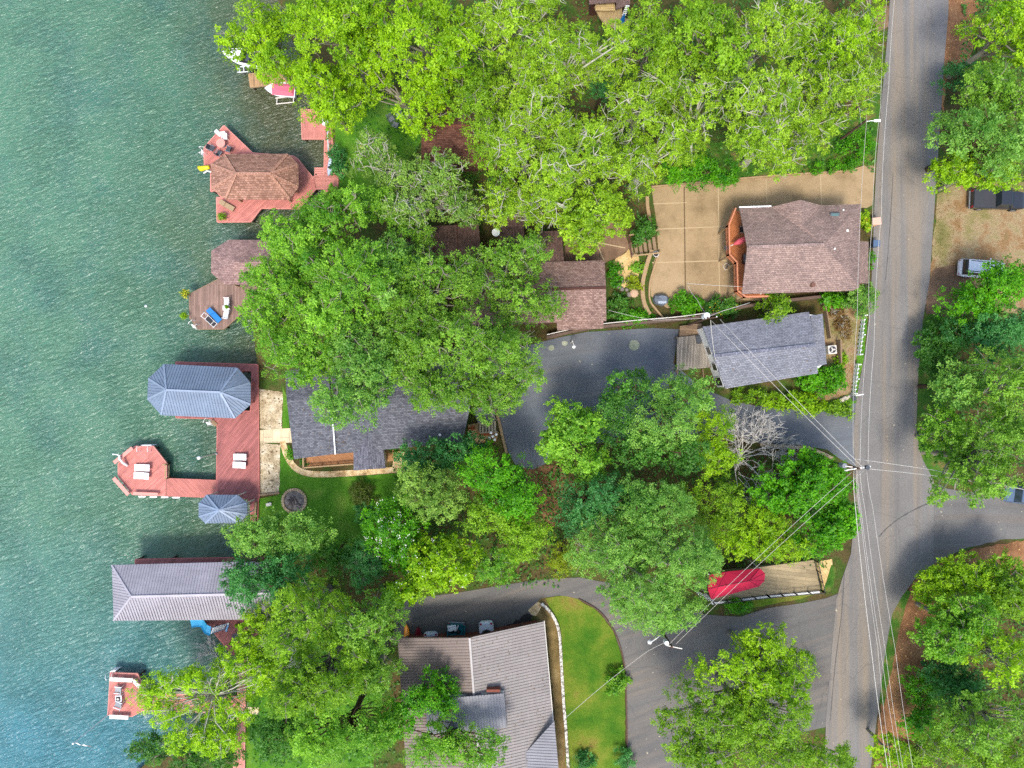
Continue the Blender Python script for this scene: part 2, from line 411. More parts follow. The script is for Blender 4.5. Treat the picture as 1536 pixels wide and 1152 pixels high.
def water():
    s = N('lake_water'); tc = s.n('ShaderNodeTexCoord'); sx = s.n('ShaderNodeSeparateXYZ'); s.l(tc.outputs['Object'], sx.inputs[0])
    v = tc.outputs['Object']
    # depth: shallow murky olive by the bank, deep teal off shore
    wob = s.noise(v, .06, 4, .6)
    d = s.math('ADD', s.math('MULTIPLY', sx.outputs['X'], -1.0), s.math('MULTIPLY', wob, 16.0))
    d = s.math('DIVIDE', s.math('SUBTRACT', d, 36.0), 24.0)
    col = s.ramp(d, [(0.0, C(88, 96, 54, .5)), (.22, C(78, 110, 70, .5)), (.5, C(74, 122, 90, .58)), (1.0, C(82, 132, 102, .62))])
    dy = s.math('DIVIDE', s.math('SUBTRACT', s.math('MULTIPLY', sx.outputs['Y'], -1.0), s.math('SUBTRACT', 26.0, s.math('MULTIPLY', wob, 20.0))), 26.0)
    col = s.mix(s.math('MULTIPLY', s.ramp(dy, [(0, (0, 0, 0)), (1, (1, 1, 1))]), s.ramp(d, [(.1, (0, 0, 0)), (.7, (1, 1, 1))])), col, C(56, 130, 140, .58))  # bluer water at low Y: depth colour with sun and sky reflection painted in
    blot = s.noise(v, .13, 5, .6)
    col = s.mix(s.ramp(blot, [(.45, (0, 0, 0)), (.7, (.55,) * 3)]), col, C(52, 112, 106, .5))
    n1 = s.noise(s.coord(R(-24), (.5, 1.5, 1)), .9, 3, .5, .5)
    n2 = s.noise(s.coord(R(-20), (.55, 2.0, 1)), 1.5, 3, .55, .7)
    n3 = s.noise(s.coord(R(-34), (.8, 1.7, 1)), 4.2, 3, .6, .6)
    rid = s.math('POWER', s.math('SUBTRACT', 1.0, s.math('ABSOLUTE', s.math('SUBTRACT', s.math('MULTIPLY', n2, 2.0), 1.0))), 5.0)
    calm = s.ramp(s.noise(v, .16, 3, .5), [(.35, (.45,) * 3), (.65, (1, 1, 1))])
    h = s.math('MULTIPLY', s.math('ADD', s.math('ADD', s.math('MULTIPLY', n1, .3), s.math('MULTIPLY', rid, .13)), s.math('MULTIPLY', n3, .085)), calm)
    p = s.bsdf(col, .26, 0, h, .78, .9)
    p.inputs['IOR'].default_value = 1.333
    return s.m
M['water'] = water()
w = MB().face([(-1500, -900, 0), (300, -900, 0), (300, 900, 0), (-1500, 900, 0)]).build('water', M['water']); tag(w, kind='structure')

# ---- roads and hard surfaces
drape('road', [(1337, -80), (1333, 30), (1322, 150), (1314, 250), (1311, 310), (1308, 400), (1304, 470), (1297, 530), (1284, 600), (1279, 660), (1283, 700), (1282, 770), (1276, 830), (1262, 870), (1254, 900), (1246, 990), (1239, 1075), (1232, 1240), (1296, 1240), (1306, 1150), (1312, 1100), (1320, 1040), (1327, 980), (1338, 920), (1352, 895), (1372, 868), (1400, 846), (1400, 720), (1384, 690), (1378, 672), (1374, 640), (1377, 560), (1384, 480), (1394, 420), (1400, 330), (1404, 270), (1411, 170), (1416, 90), (1422, 20), (1424, -80)], .06, M['street'])
drape('side_road', jag([(1392, 722), (1430, 735), (1560, 752), (1800, 770), (1800, 830), (1560, 806), (1500, 810), (1450, 822), (1400, 844), (1380, 862), (1375, 800)], 1.2, 9, 3), .048, M['side_street'])
drape('driveway', [(1298, 606), (1278, 602), (1255, 612), (1225, 618), (1180, 613), (1130, 608), (1095, 600), (1050, 580), (1010, 545), (1018, 494), (980, 492), (930, 495), (880, 498), (840, 506), (800, 516), (740, 530), (720, 560), (742, 620), (752, 650), (762, 678), (775, 700), (800, 704), (830, 690), (870, 668), (1000, 650), (1100, 652), (1140, 664), (1200, 668), (1240, 674), (1262, 690), (1292, 704)], .04, M['drive'])
drape('lower_driveway', [(1270, 885), (1240, 897), (1200, 905), (1150, 912), (1110, 925), (1060, 922), (1000, 905), (960, 880), (900, 872), (870, 866), (830, 868), (790, 872), (740, 880), (680, 890), (610, 898), (590, 920), (592, 965), (700, 970), (795, 940), (800, 908), (812, 897), (838, 893), (868, 898), (898, 916), (920, 945), (934, 985), (939, 1040), (941, 1160), (960, 1230), (1060, 1230), (1100, 1120), (1240, 1090), (1262, 1000)], .035, M['low_drive'])
drape('concrete_driveway', [(1313, 246), (1270, 258), (1210, 262), (1130, 268), (1050, 275), (977, 282), (984, 330), (987, 372), (980, 395), (975, 420), (976, 444), (1000, 462), (1060, 456), (1110, 450), (1150, 452), (1180, 440), (1180, 312), (1300, 312), (1308, 308)], .05, M['tan'])
kb = MB()
kp = spline([(977, 281), (1050, 274), (1130, 267), (1210, 261), (1270, 257), (1296, 250)], 4)
for a, b in zip(kp, kp[1:]):
    kb.bar(G(*a, .14), G(*b, .14), .18, .24)
tag(kb.build('driveway_kerb', M['timber']), kind='structure')
jm = MB(); jd = MB()
for a, b, m in (((1026, 280), (1028, 444), jd), ((1077, 277), (1079, 446), jm), ((1149, 268), (1149, 316), jm), ((1230, 261), (1232, 312), jm), ((984, 344), (1085, 340), jm), ((978, 394), (1090, 391), jm), ((980, 306), (1030, 304), jm)):
    A = G(*a, .058); B = G(*b, .058); m.bar(A, B, .13, .012)
tag(jm.build('driveway_joint', M['joint']), kind='structure'); tag(jd.build('driveway_joint', M['joint_dark']), kind='structure')
drape('patio', [(846, 386), (850, 340), (920, 330), (936, 346), (945, 372), (925, 388), (908, 394), (846, 394)], .04, M['dark_path'])
jm = MB()
for a, b in (((896, 364), (938, 372)), ((896, 368), (906, 391)), ((878, 375), (870, 391))): jm.bar(G(*a, .045), G(*b, .045), .12, .012)
tag(jm.build('patio_joint', M['joint']), kind='structure')
drape('pebble_bed', jag([(925, 386), (944, 374), (958, 386), (961, 405), (952, 424), (934, 432), (925, 412), (918, 398)], 1.5, 6, 5), .05, M['pebble'])
drape('lawn', jag([(420, 668), (434, 668), (442, 700), (470, 716), (530, 715), (610, 708), (640, 730), (600, 790), (540, 830), (470, 830), (384, 830), (387, 748), (417, 742), (420, 700)], 1.0, 8, 1), .02, M['lawn'])
drape('lawn_strip', jag([(424, 578), (432, 600), (434, 645), (424, 646)], .8, 6, 2), .02, M['lawn'])
drape('front_lawn', jag([(818, 898), (842, 893), (868, 899), (897, 917), (919, 946), (932, 985), (937, 1040), (939, 1170), (850, 1170), (846, 1060), (843, 1000), (838, 950)], 1.0, 7, 4), .045, M['lawn_dry'])
drape('north_lawn', jag([(1322, 130), (1318, 190), (1314, 246), (1276, 256), (1200, 262), (1060, 272), (990, 278), (1000, 220), (1250, 200)], 1, 9, 8), .03, M['verge'])
drape('lake_lawn', jag([(500, 150), (610, 150), (640, 200), (560, 320), (506, 300), (512, 265), (503, 210)], 1, 8, 9), .02, M['lawn'])
drape('south_lawn', jag([(370, 930), (460, 900), (540, 930), (580, 1000), (560, 1150), (366, 1160), (368, 1000)], 1, 9, 10), .02, M['lawn'])
drape('gravel_bed', jag([(388, 583), (424, 588), (423, 644), (387, 643)], .8, 6, 11), .03, M['gravel'])
drape('gravel_bed', jag([(387, 664), (421, 667), (419, 738), (385, 742)], .8, 6, 12), .03, M['gravel'])
drape('footpath', [(386, 645), (438, 642), (440, 664), (386, 664)], .06, M['concrete_path'])
drape('garden_path', strip([(424, 662), (431, 684), (445, 703), (470, 711), (520, 710), (600, 704), (640, 702)], 9), .07, M['flag'])
drape('courtyard', [(592, 676), (622, 680), (618, 700), (588, 706)], .055, M['flag'])
drape('parking_ground', jag([(1406, 290), (1450, 270), (1700, 280), (1700, 470), (1500, 470), (1420, 470), (1392, 440), (1398, 380)], 1.6, 8, 13), .03, M['drygrass'])
drape('parking_apron', jag([(1392, 420), (1402, 402), (1440, 396), (1470, 440), (1440, 480), (1388, 470)], 1.2, 6, 14), .045, M['dark_path'])
drape('verge', jag([(1374, 475), (1400, 462), (1420, 480), (1420, 690), (1440, 735), (1396, 716), (1380, 680), (1374, 640), (1378, 560)], 1.6, 8, 15), .02, M['verge'])
drape('verge', jag([(1356, 882), (1366, 888), (1352, 930), (1346, 960), (1336, 1010), (1324, 1060), (1318, 1050), (1327, 980), (1338, 915)], 1.2, 7, 16), .05, M['verge'])
drape('pine_straw', jag([(1372, 868), (1400, 846), (1460, 822), (1560, 806), (1560, 860), (1450, 870), (1420, 900), (1400, 960), (1380, 1050), (1368, 1140), (1312, 1160), (1318, 1080), (1330, 1000), (1345, 930)], 1.8, 7, 17), .03, M['mulch'])
drape('pine_straw', jag([(1420, -20), (1470, -20), (1462, 60), (1452, 100), (1440, 100), (1422, 90), (1414, 170), (1410, 150)], 1.4, 7, 18), .03, M['mulch'])
drape('pine_straw', jag([(776, 700), (840, 698), (870, 740), (850, 790), (820, 790), (800, 730)], 1.5, 7, 19), .03, M['firt'])
drape('roadside_grass', jag([(1291, 480), (1301, 478), (1296, 530), (1284, 604), (1262, 616), (1240, 620), (1230, 610), (1262, 596), (1276, 590), (1284, 540)], .8, 7, 20), .07, M['lawn'])
drape('garden_bed', jag([(1236, 455), (1296, 448), (1290, 520), (1278, 590), (1240, 600), (1200, 600), (1236, 560)], 1.2, 7, 21), .03, M['drygrass'])
drape('grass_strip', jag([(1096, 900), (1150, 894), (1200, 889), (1236, 886), (1200, 898), (1150, 908), (1108, 916)], 1.0, 6, 22), .06, M['lawn_dry'])
drape('grass_strip', jag([(1246, 846), (1253, 852), (1251, 876), (1244, 888), (1235, 885)], .8, 6, 23), .075, M['verge'])
drape('gravel_corner', jag([(1222, 842), (1248, 838), (1248, 858), (1244, 880), (1234, 884)], .8, 6, 24), .068, M['pebble'])
drape('driveway_apron', jag([(1333, 8), (1333, 40), (1314, 50), (1312, 12)], 1, 6, 25), .055, M['dark_path'])
drape('ditch_soil', jag([(818, 893), (836, 930), (843, 1000), (848, 1080), (854, 1170), (836, 1170), (832, 1070), (820, 940), (800, 918), (800, 904)], 1.0, 6, 26), .03, ground('mossy_soil', [(.3, C(84, 74, 40)), (.6, C(138, 116, 72)), (.75, C(160, 140, 96))], .7, 7, .35))
drape('ditch_concrete', [(792, 915), (806, 903), (815, 905), (804, 924), (797, 922)], .05, M['flag'])
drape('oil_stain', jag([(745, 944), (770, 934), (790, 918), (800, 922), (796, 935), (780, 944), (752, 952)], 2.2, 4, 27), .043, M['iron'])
for (x, y, rx, ry) in ((951, 518, 8, 8), (827, 522, 4.5, 4), (847, 515, 4.5, 3.5)):
    drape('driveway_patch', jag([(x + rx * math.cos(t * PI / 6), y + ry * math.sin(t * PI / 6)) for t in range(12)], .5, 4, int(x)), .06, ground('worn_patch_%d' % x, [(.35, C(140, 146, 120)), (.65, C(170, 174, 150))], 1.5, 7, .25))
# long tarred seam across the mouth of the side road
cs = MB(); pa = spline([(1318, 805), (1330, 792), (1352, 775), (1380, 760), (1398, 753)], 6)
for a, b in zip(pa, pa[1:]): cs.bar(G(*a, .066), G(*b, .066), random.uniform(.06, .16), .012)
pa = spline([(1339, 260), (1337, 300), (1334, 345), (1331, 385), (1328, 420)], 4)
for a, b in zip(pa, pa[1:]): cs.bar(G(*a, .066), G(*b, .066), random.uniform(.04, .09), .012)
pa = spline([(1266, 860), (1262, 920), (1252, 1000), (1245, 1080)], 4)
for a, b in zip(pa, pa[1:]): cs.bar(G(*a, .066), G(*b, .066), random.uniform(.04, .09), .012)
tag(cs.build('road_seam', plain('tar', C(84, 82, 80), .8)), kind='structure')

# ---- light, sky, camera
EL = R(63); AZ = (-0.22, -1.0)           # towards the sun, in plan
n_ = math.hypot(*AZ); dsun = Vector((AZ[0] / n_ * math.cos(EL), AZ[1] / n_ * math.cos(EL), math.sin(EL)))
sl = bpy.data.lights.new('sun', 'SUN'); sl.energy = 1.35; sl.angle = R(11.0); sl.color = (1, .955, .88)
so = bpy.data.objects.new('sun', sl); COL.objects.link(so); so.rotation_euler = dsun.to_track_quat('Z', 'Y').to_euler(); so.location = (0, 0, 120)
wd = bpy.data.worlds.new('World'); SC.world = wd; wd.use_nodes = True
nt = wd.node_tree; bg = nt.nodes['Background']; sky = nt.nodes.new('ShaderNodeTexSky'); sky.sky_type = 'NISHITA'; sky.sun_disc = False
sky.sun_elevation = EL; sky.sun_rotation = math.atan2(dsun.x, dsun.y); sky.air_density = 1.0; sky.dust_density = 2.5; sky.ozone_density = 1.0
nt.links.new(sky.outputs[0], bg.inputs[0]); bg.inputs[1].default_value = .15
cam = bpy.data.cameras.new('camera'); co = bpy.data.objects.new('camera', cam); COL.objects.link(co)
co.location = (0, 0, H); co.rotation_euler = (0, 0, 0); cam.sensor_width = 36; cam.lens = 24; cam.clip_end = 3000; SC.camera = co
SC.view_settings.view_transform = 'Standard'; SC.view_settings.look = 'None'; SC.view_settings.gamma = 1; SC.view_settings.exposure = 1.42
SC.cycles.max_bounces = 7; SC.cycles.diffuse_bounces = 3; SC.cycles.glossy_bounces = 3; SC.cycles.transmission_bounces = 3; SC.cycles.transparent_max_bounces = 4
SC.cycles.sample_clamp_indirect = 6
SC.cycles.use_denoising = False
# ================================================================ BUILDINGS
def roof_mb(faces, th=.16):
    """closed roof shell from plan-visible faces (lists of world points)"""
    m = MB(); cnt = {}
    key = lambda p: (round(p[0], 2), round(p[1], 2), round(p[2], 2))
    for f in faces:
        f = [Vector(p) for p in f]
        nrm = sum(((f[i] - f[0]).cross(f[(i + 1) % len(f)] - f[0]) for i in range(1, len(f) - 1)), Vector())
        if nrm.z < 0: f = f[::-1]
        m.face(f); m.face([p - Vector((0, 0, th)) for p in f][::-1])
        for i in range(len(f)):
            a, b = f[i], f[(i + 1) % len(f)]
            k = tuple(sorted((key(a), key(b)))); cnt.setdefault(k, []).append((a, b))
    for k, l in cnt.items():
        if len(l) == 1:
            a, b = l[0]; d = Vector((0, 0, th)); m.face([a, a - d, b - d, b])
    return m
def ribs(m, face, spacing, w=.05, h=.045, down=None):
    f = [Vector(p) for p in face]
    nrm = sum(((f[i] - f[0]).cross(f[(i + 1) % len(f)] - f[0]) for i in range(1, len(f) - 1)), Vector()).normalized()
    if nrm.z < 0: nrm = -nrm
    dn = Vector(down) if down else Vector((nrm.x, nrm.y, 0))
    dn = (dn - nrm * dn.dot(nrm)).normalized(); ax = nrm.cross(dn).normalized()
    o = f[0]; uv = [((p - o).dot(ax), (p - o).dot(dn)) for p in f]
    u0, u1 = min(u for u, _ in uv), max(u for u, _ in uv)
    u = u0 + spacing * .5
    while u < u1:
        hit = []
        for i in range(len(uv)):
            (a, b), (c, d) = uv[i], uv[(i + 1) % len(uv)]
            if (a - u) * (c - u) < 0: hit.append(b + (d - b) * (u - a) / (c - a))
        if len(hit) >= 2:
            v0, v1 = min(hit) + .02, max(hit) - .02
            if v1 - v0 > .1:
                p = lambda uu, vv, hh: o + ax * uu + dn * vv + nrm * hh
                m.frust([p(u - w, v0, .002), p(u + w, v0, .002), p(u + w, v1, .002), p(u - w, v1, .002)], [p(u - w * .5, v0, h), p(u + w * .5, v0, h), p(u + w * .5, v1, h), p(u - w * .5, v1, h)])
        u += spacing
def ridgecap(m, pts, w=.2):
    for a, b in zip(pts, pts[1:]):
        a = Vector(a); b = Vector(b); m.bar(a + Vector((0, 0, .045)), b + Vector((0, 0, .045)), w, .06)
def walls(root, pts, z0, z1, mat, wins=(), inset=0.0):
    c = sum((Vector((p[0], p[1])) for p in pts), Vector((0, 0))) / len(pts)
    q = []
    for p in pts:
        v = Vector((p[0], p[1])) - c; L = v.length; q.append(tuple(c + v * max(.1, (L - inset) / L)))
    MB().prism(q, z0, z1).build('wall', mat, root)
    n = len(q)
    A = sum(q[i][0] * q[(i + 1) % n][1] - q[(i + 1) % n][0] * q[i][1] for i in range(n))
    for (e, t, zc, w, h) in wins:       # edge index, position along it, centre height, size
        a = Vector(q[e]); b = Vector(q[(e + 1) % n]); d = (b - a).normalized(); p = a + (b - a) * t
        nn = Vector((d.y, -d.x)) * (1 if A > 0 else -1)
        rz = math.atan2(d.y, d.x)
        fr = MB().box((p.x + nn.x * .02, p.y + nn.y * .02, zc), (w + .16, .08, h + .16), rz).build('window', M['white'], root)
        MB().box((p.x + nn.x * .05, p.y + nn.y * .05, zc), (w, .05, h), rz).build('pane', M['glass'], fr)
    return q

def railing(pts, h=1.0, mat_w=.1, bal=.14, gap=True, post=1.8):
    m = MB()
    for a, b in zip(pts, pts[1:]):
        a = Vector(a); b = Vector(b); u = Vector((0, 0, 1)); L = (b - a).length
        m.bar(a + u * h, b + u * h, .14, .05); m.bar(a + u * .12, b + u * .12, .05, .05)
        n = max(1, int(round(L / post)))
        for i in range(n + 1):
            p = a + (b - a) * i / n; m.box((p.x, p.y, p.z + h / 2), (mat_w, mat_w, h))
        k = max(1, int(L / bal))
        for i in range(1, k):
            p = a + (b - a) * i / k; m.box((p.x, p.y, p.z + h / 2), (.035, .035, h - .1))
    return m

LIT = []
# ---- brown shingled house by the street (two storeys, deck to the lake side)
ze, zr = 9.3, 11.7
E = lambda x, y, z=ze: W(x, y, z)
hb = thing('house', 'brown shingled two-storey house with a skylight and orange-brown deck by the tan concrete driveway', 'house', G(1205, 372), group='houses above the lake', world=True)
rl, rr_ = E(1121, 371, zr), E(1236, 367, zr)
gp, gv = E(1201, 299.5, 10.75), E(1203.5, 339, 10.75)
nw, ga, gb, ne, se, sw = E(1109, 312), E(1157, 306), E(1231, 306.5), E(1291, 306), E(1289, 431), E(1113, 441)
se2 = E(1280, 436)
gb = Vector((gb.x, nw.y + (ne.y - nw.y) * (gb.x - nw.x) / (ne.x - nw.x), ze)); ga = Vector((ga.x, nw.y + (ne.y - nw.y) * (ga.x - nw.x) / (ne.x - nw.x), ze))
faces = [[nw, ga, gv, rr_, rl], [gb, ne, rr_, gv], [ne, se, rr_], [se, se2, sw, rl, rr_], [ga, gp, gv], [gp, gb, gv]]
rf = roof_mb(faces).build('roof', shingle('brown_shingle', C(156, 132, 122, .68), R(2), .13, tint=C(174, 148, 136, .68)), hb)
cp = MB(); ridgecap(cp, [rl + Vector((.1, 0, 0)), rr_], .34); cp.build('ridge_cap', shingle('brown_ridge', C(164, 140, 130, .7), R(92), .2), rf)
sk = MB(); c = E(1251.5, 324.5, 9.98); sk.box((c.x, c.y, c.z), (.95, .75, .16), 0, R(22)); skb = sk.build('skylight', M['darkgrey'], rf)
MB().box((c.x, c.y, c.z + .07), (.72, .55, .06), 0, R(22)).build('pane', M['sky_glass'], skb)
for x, y, zz, rad in ((1271, 346, 10.2, .14), (1252, 373, 11.2, .1), (1265, 315, 9.7, .1), (1220, 427, 9.95, .22)):
    c = W(x, y, zz); MB().cyl((c.x, c.y, c.z - .5), rad, .55, 10).build('vent_pipe', M['offwhite' if rad < .2 else 'brown_wall'], rf)
walls(hb, [E(1146, 318), E(1285, 312), E(1284, 428), E(1146, 434)], 4.6, 9.2, M['brown_wall'], [(0, .2, 7.9, 1.3, 1.3), (0, .5, 7.9, 1.5, 1.3), (3, .3, 7.9, 1.4, 1.8), (3, .7, 7.9, 1.4, 1.8), (2, .3, 7.9, 1.3, 1.2), (2, .7, 7.9, 1.3, 1.2), (0, .3, 5.8, 2.6, 2.0)])
gabm = MB(); d = Vector((1.9, 0, 0))
for pts in ([nw + d, rl + d, sw + d], ):
    gabm.frust([p - Vector((0, 0, .2)) for p in pts], [p - Vector((0, 0, .2)) + Vector((.12, 0, 0)) for p in pts])
gabm.build('gable_wall', M['cream_wall'], hb)
MB().bar(nw + Vector((0, .08, -.06)), ga + Vector((0, .08, -.06)), .14, .14).build('gutter', M['white'], hb)
lo = [E(1287, 361, 8.2), E(1303, 362.5, 7.6), E(1302, 425, 7.6), E(1286, 424, 8.2)]
roof_mb([lo]).build('porch_roof', shingle('brown_porch_shingle', C(150, 126, 116, .68), R(92), .14, tint=C(168, 142, 130, .68)), hb)
MB().prism([lo[0][:2], (lo[1] - Vector((.3, 0, 0)))[:2], (lo[2] - Vector((.3, 0, 0)))[:2], lo[3][:2]], 4.7, 7.4).build('porch_wall', M['brown_wall'], hb)
zd = 7.2
dkp = [(1112, 316), (1099, 316), (1089, 341), (1090, 384), (1101, 396), (1102, 438), (1114, 447), (1147, 446), (1147, 430), (1147, 330), (1147, 318)]
dw = [W(x, y, zd) for x, y in dkp]
deck = MB().prism([p[:2] for p in dw], zd - .25, zd).build('deck', planks('deck_orange', C(196, 120, 72), R(38), .15, .1, .6), hb)
railing(dw[1:8], 1.0, .12).build('railing', plain('deck_rail_orange', C(214, 140, 104), .7), deck)
for i in (2, 3, 4, 5, 6):
    p = dw[i]; z0 = gz(p.x); MB().box((p.x + .15, p.y, (z0 + zd - .25) / 2), (.15, .15, zd - .25 - z0)).build('deck_post', M['timber'], hb)
# things standing on that deck
def chaise(name, label, cat, px, py, z, rz, mat, frame, L=1.9, wd_=.66, back=.42, group=None):
    p = W(px, py, z); t = thing(name, label, cat, p, rz, group)
    MB().box((-L * .16, 0, .32), (L * .66, wd_, .07)).build('seat', mat, t, .02)
    b = MB().box((L * .33, 0, .32 + .16), (L * .36, wd_, .07), 0, 0, -back); b.build('backrest', mat, t, .02)
    for sx in (-.42, .18):
        for sy in (-1, 1): MB().box((L * sx, sy * wd_ * .42, .15), (.05, .05, .3)).build('leg', frame, t)
    return t
um = thing('parasol', 'closed red parasol leaning over on the orange-brown deck of the house by the street', 'parasol', W(1111, 362, zd + .5), R(205))
MB().tube([(1.0, 0, .5), (.4, 0, .6), (-.3, 0, .75), (-.75, 0, .8)], [.06, .34, .26, .05], 9).build('canopy', M['pinkred'], um, smooth=True)
MB().tube([(-.75, 0, .8), (1.5, 0, .42)], .025, 6).build('pole', M['white'], um)
MB().cyl((1.35, 0, -.5), .28, .1, 14).build('base', M['darkgrey'], um)
def armchair(name, label, px, py, z, rz, mat, frame, w=.62, group=None, cat='chair', slats=False):
    t = thing(name, label, cat, W(px, py, z), rz, group)
    sm = MB(); bk = MB()
    if slats:
        for i in range(6): sm.box((-.22 + i * .095, 0, .42 - i * .012), (.075, w - .1, .03))
        for i in range(6): bk.box((.36, -.22 + i * .09 * w / .62, .7), (.03, .07, .6), 0, 0, .3)
    else:
        sm.box((0, 0, .42), (.56, w - .08, .06)); bk.box((.32, 0, .7), (.06, w - .08, .55), 0, 0, .28)
    sm.build('seat', mat, t); bk.build('backrest', mat, t)
    for s_ in (-1, 1):
        MB().box((.02, s_ * w / 2, .62), (.62, .06, .04)).build('armrest', frame, t)
        for x in (-.26, .26): MB().box((x, s_ * w / 2, .3), (.05, .05, .6)).build('leg', frame, t)
    return t
armchair('deck_chair', 'dark chair half under the roof edge on the orange-brown deck', 1111.5, 346, zd, R(0), M['black'], M['grey'])
gr = thing('grill', 'black barbecue grill against the house on the orange-brown deck', 'grill', W(1116, 390, zd), 0)
MB().box((0, 0, .55), (.6, .95, .7)).build('cabinet', M['black'], gr, .03); MB().box((0, 0, 1.0), (.6, .9, .2)).build('lid', M['darkgrey'], gr, .06); MB().box((-.33, 0, 1.0), (.04, .7, .04)).build('handle', M['grey'], gr)

# ---- grey shingled bungalow
ze, zr = 7.5, 8.9
hg = thing('house', 'grey shingled bungalow with weathered plank porch, beside the white picket fence', 'house', G(1145, 525), group='houses above the lake', world=True)
nw, ne, se, sw = W(1054, 490, ze), W(1213.5, 467.5, ze), W(1227, 560, ze), W(1088, 583, ze)
rl, rr_ = W(1070, 534, zr), W(1223, 517, zr)
g1 = shingle('grey_shingle', C(132, 134, 142, .76), R(6), .12, tint=C(148, 150, 158, .76))
LIT += [([rl, rr_, se, sw], 30)]
rf = roof_mb([[nw, ne, rr_, rl], [rl, rr_, se, sw]]).build('roof', g1, hg)
cp = MB(); ridgecap(cp, [rl, rr_], .3); cp.build('ridge_cap', shingle('grey_ridge', C(128, 130, 142), R(96)), rf)
a = [W(1216, 474, 7.2), W(1234, 470.5, 7.0), W(1240, 546, 7.0), W(1224, 550, 7.2)]
roof_mb([a]).build('porch_roof', g1, hg)
q = walls(hg, [nw, ne, W(1236, 471, 7), W(1240, 546, 7), se, sw], 3.6, 7.0, M['white'], [(5, .35, 5.9, .8, 1.2), (5, .62, 5.9, .8, 1.2), (5, .1, 5.5, .9, 1.9)], .25)
gm = MB(); gm.frust([nw + Vector((.2, 0, -.2)), rl + Vector((.2, 0, -.2)), sw + Vector((.2, 0, -.2))], [nw + Vector((.32, 0, -.2)), rl + Vector((.32, 0, -.2)), sw + Vector((.32, 0, -.2))]); gm.build('gable_wall', M['white'], hg)
zp = 4.7
pw = [W(x, y, zp) for x, y in ((1016, 506), (1054, 502), (1066, 551), (1015, 556))]
pd = MB().prism([p[:2] for p in pw], zp - .2, zp).build('porch_deck', planks('porch_grey', C(158, 148, 134), R(94), .16, .28, .45), hg)
for p in pw: MB().box((p.x, p.y, zp - .6), (.14, .14, 1.0)).build('porch_post', M['wood'], hg)
pw2 = [W(x, y, zp - .35) for x, y in ((1020, 489), (1052, 485), (1054, 502), (1019, 505.5))]
MB().prism([p[:2] for p in pw2], 3.4, zp - .35).build('landing', planks('porch_old', C(146, 120, 92), R(4), .3, .2, .6), hg)
for dx in (0, 1):
    a = W(1016 if not dx else 1054, 555 if not dx else 553, zp); b = W(1017 if not dx else 1056, 578, zp - 1); MB().bar(a, b, .08, .1).build('stair_string', M['wood'], hg)
mt = thing('door_mat', 'dark rectangular mat on the weathered plank porch', 'mat', W(1048, 509, zp), R(6)); MB().box((0, 0, .012), (.62, .95, .02)).build('pad', M['iron'], mt); MB().box((0, 0, .022), (.5, .83, .012)).build('centre', M['darkgrey'], mt)
ac = thing('air_conditioner', 'white air conditioner with a black fan beside the grey bungalow', 'air conditioner', G(1243.5, 525), R(4))
MB().box((0, 0, .42), (.92, .92, .84)).build('casing', M['offwhite'], ac, .05)
MB().cyl((0, 0, .84), .36, .03, 24).build('fan_opening', M['iron'], ac)
f = MB()
for k in range(3): f.box((.15 * math.cos(k * 2.09), .15 * math.sin(k * 2.09), .885), (.26, .15, .015), k * 2.09, R(14))
f.cyl((0, 0, .875), .07, .03, 10); f.build('fan', M['offwhite'], ac)
g_ = MB()
for k in range(5): g_.box((0, -.3 + k * .15, .915), (.75 * math.sqrt(max(.1, 1 - (-.75 + k * .375) ** 2)), .012, .012))
g_.build('grille', M['grey'], ac)

# ---- long brown house with the main gable and the cross wings, mostly under the trees
br = shingle('red_brown_shingle', C(150, 120, 110, .72), R(1), .22, tint=C(174, 144, 132, .72))
br2 = shingle('dark_brown_shingle', C(98, 76, 68), R(91), .2, tint=C(118, 92, 82))
hl = thing('house', 'long brown shingled house half hidden by trees above the asphalt driveway', 'house', G(800, 430), group='houses above the lake', world=True)
ze, zr = 6.4, 7.9
nw, ne, se, sw = W(690, 396, ze), W(907, 390.5, ze), W(909.5, 481.5, ze), W(690, 488, ze)
rl, rr_ = W(690, 438, zr), W(909, 431.5, zr)
LIT += [([nw, ne, rr_, rl], 40), ([rl, rr_, se, sw], 50)]
rf = roof_mb([[nw, ne, rr_, rl], [rl, rr_, se, sw]]).build('roof', br, hl)
cp = MB(); ridgecap(cp, [rl, rr_], .26); cp.build('ridge_cap', M['dark_brown'], rf)
lo = [W(835, 482, 6.2), W(905, 480, 6.2), W(905.5, 492.5, 5.8), W(836, 495.5, 5.8)]
roof_mb([lo]).build('porch_roof', br, hl)
MB().prism([W(840, 482, 5.8)[:2], W(903, 480, 5.8)[:2], W(903, 489, 5.8)[:2], W(840, 491, 5.8)[:2]], 2.4, 5.7).build('porch_wall', M['brown_wall'], hl)
walls(hl, [nw, ne, se, sw], 1.8, 6.3, M['brown_wall'], [(1, .3, 4.9, 1.2, 1.2), (1, .7, 4.9, 1.2, 1.2), (2, .2, 4.9, 1.4, 1.2), (2, .6, 4.9, 1.4, 1.2)], .4)
MB().frust([p - Vector((.45, 0, .15)) for p in (ne, rr_, se)], [p - Vector((.3, 0, .15)) for p in (ne, rr_, se)]).build('gable_wall', M['brown_wall'], hl)
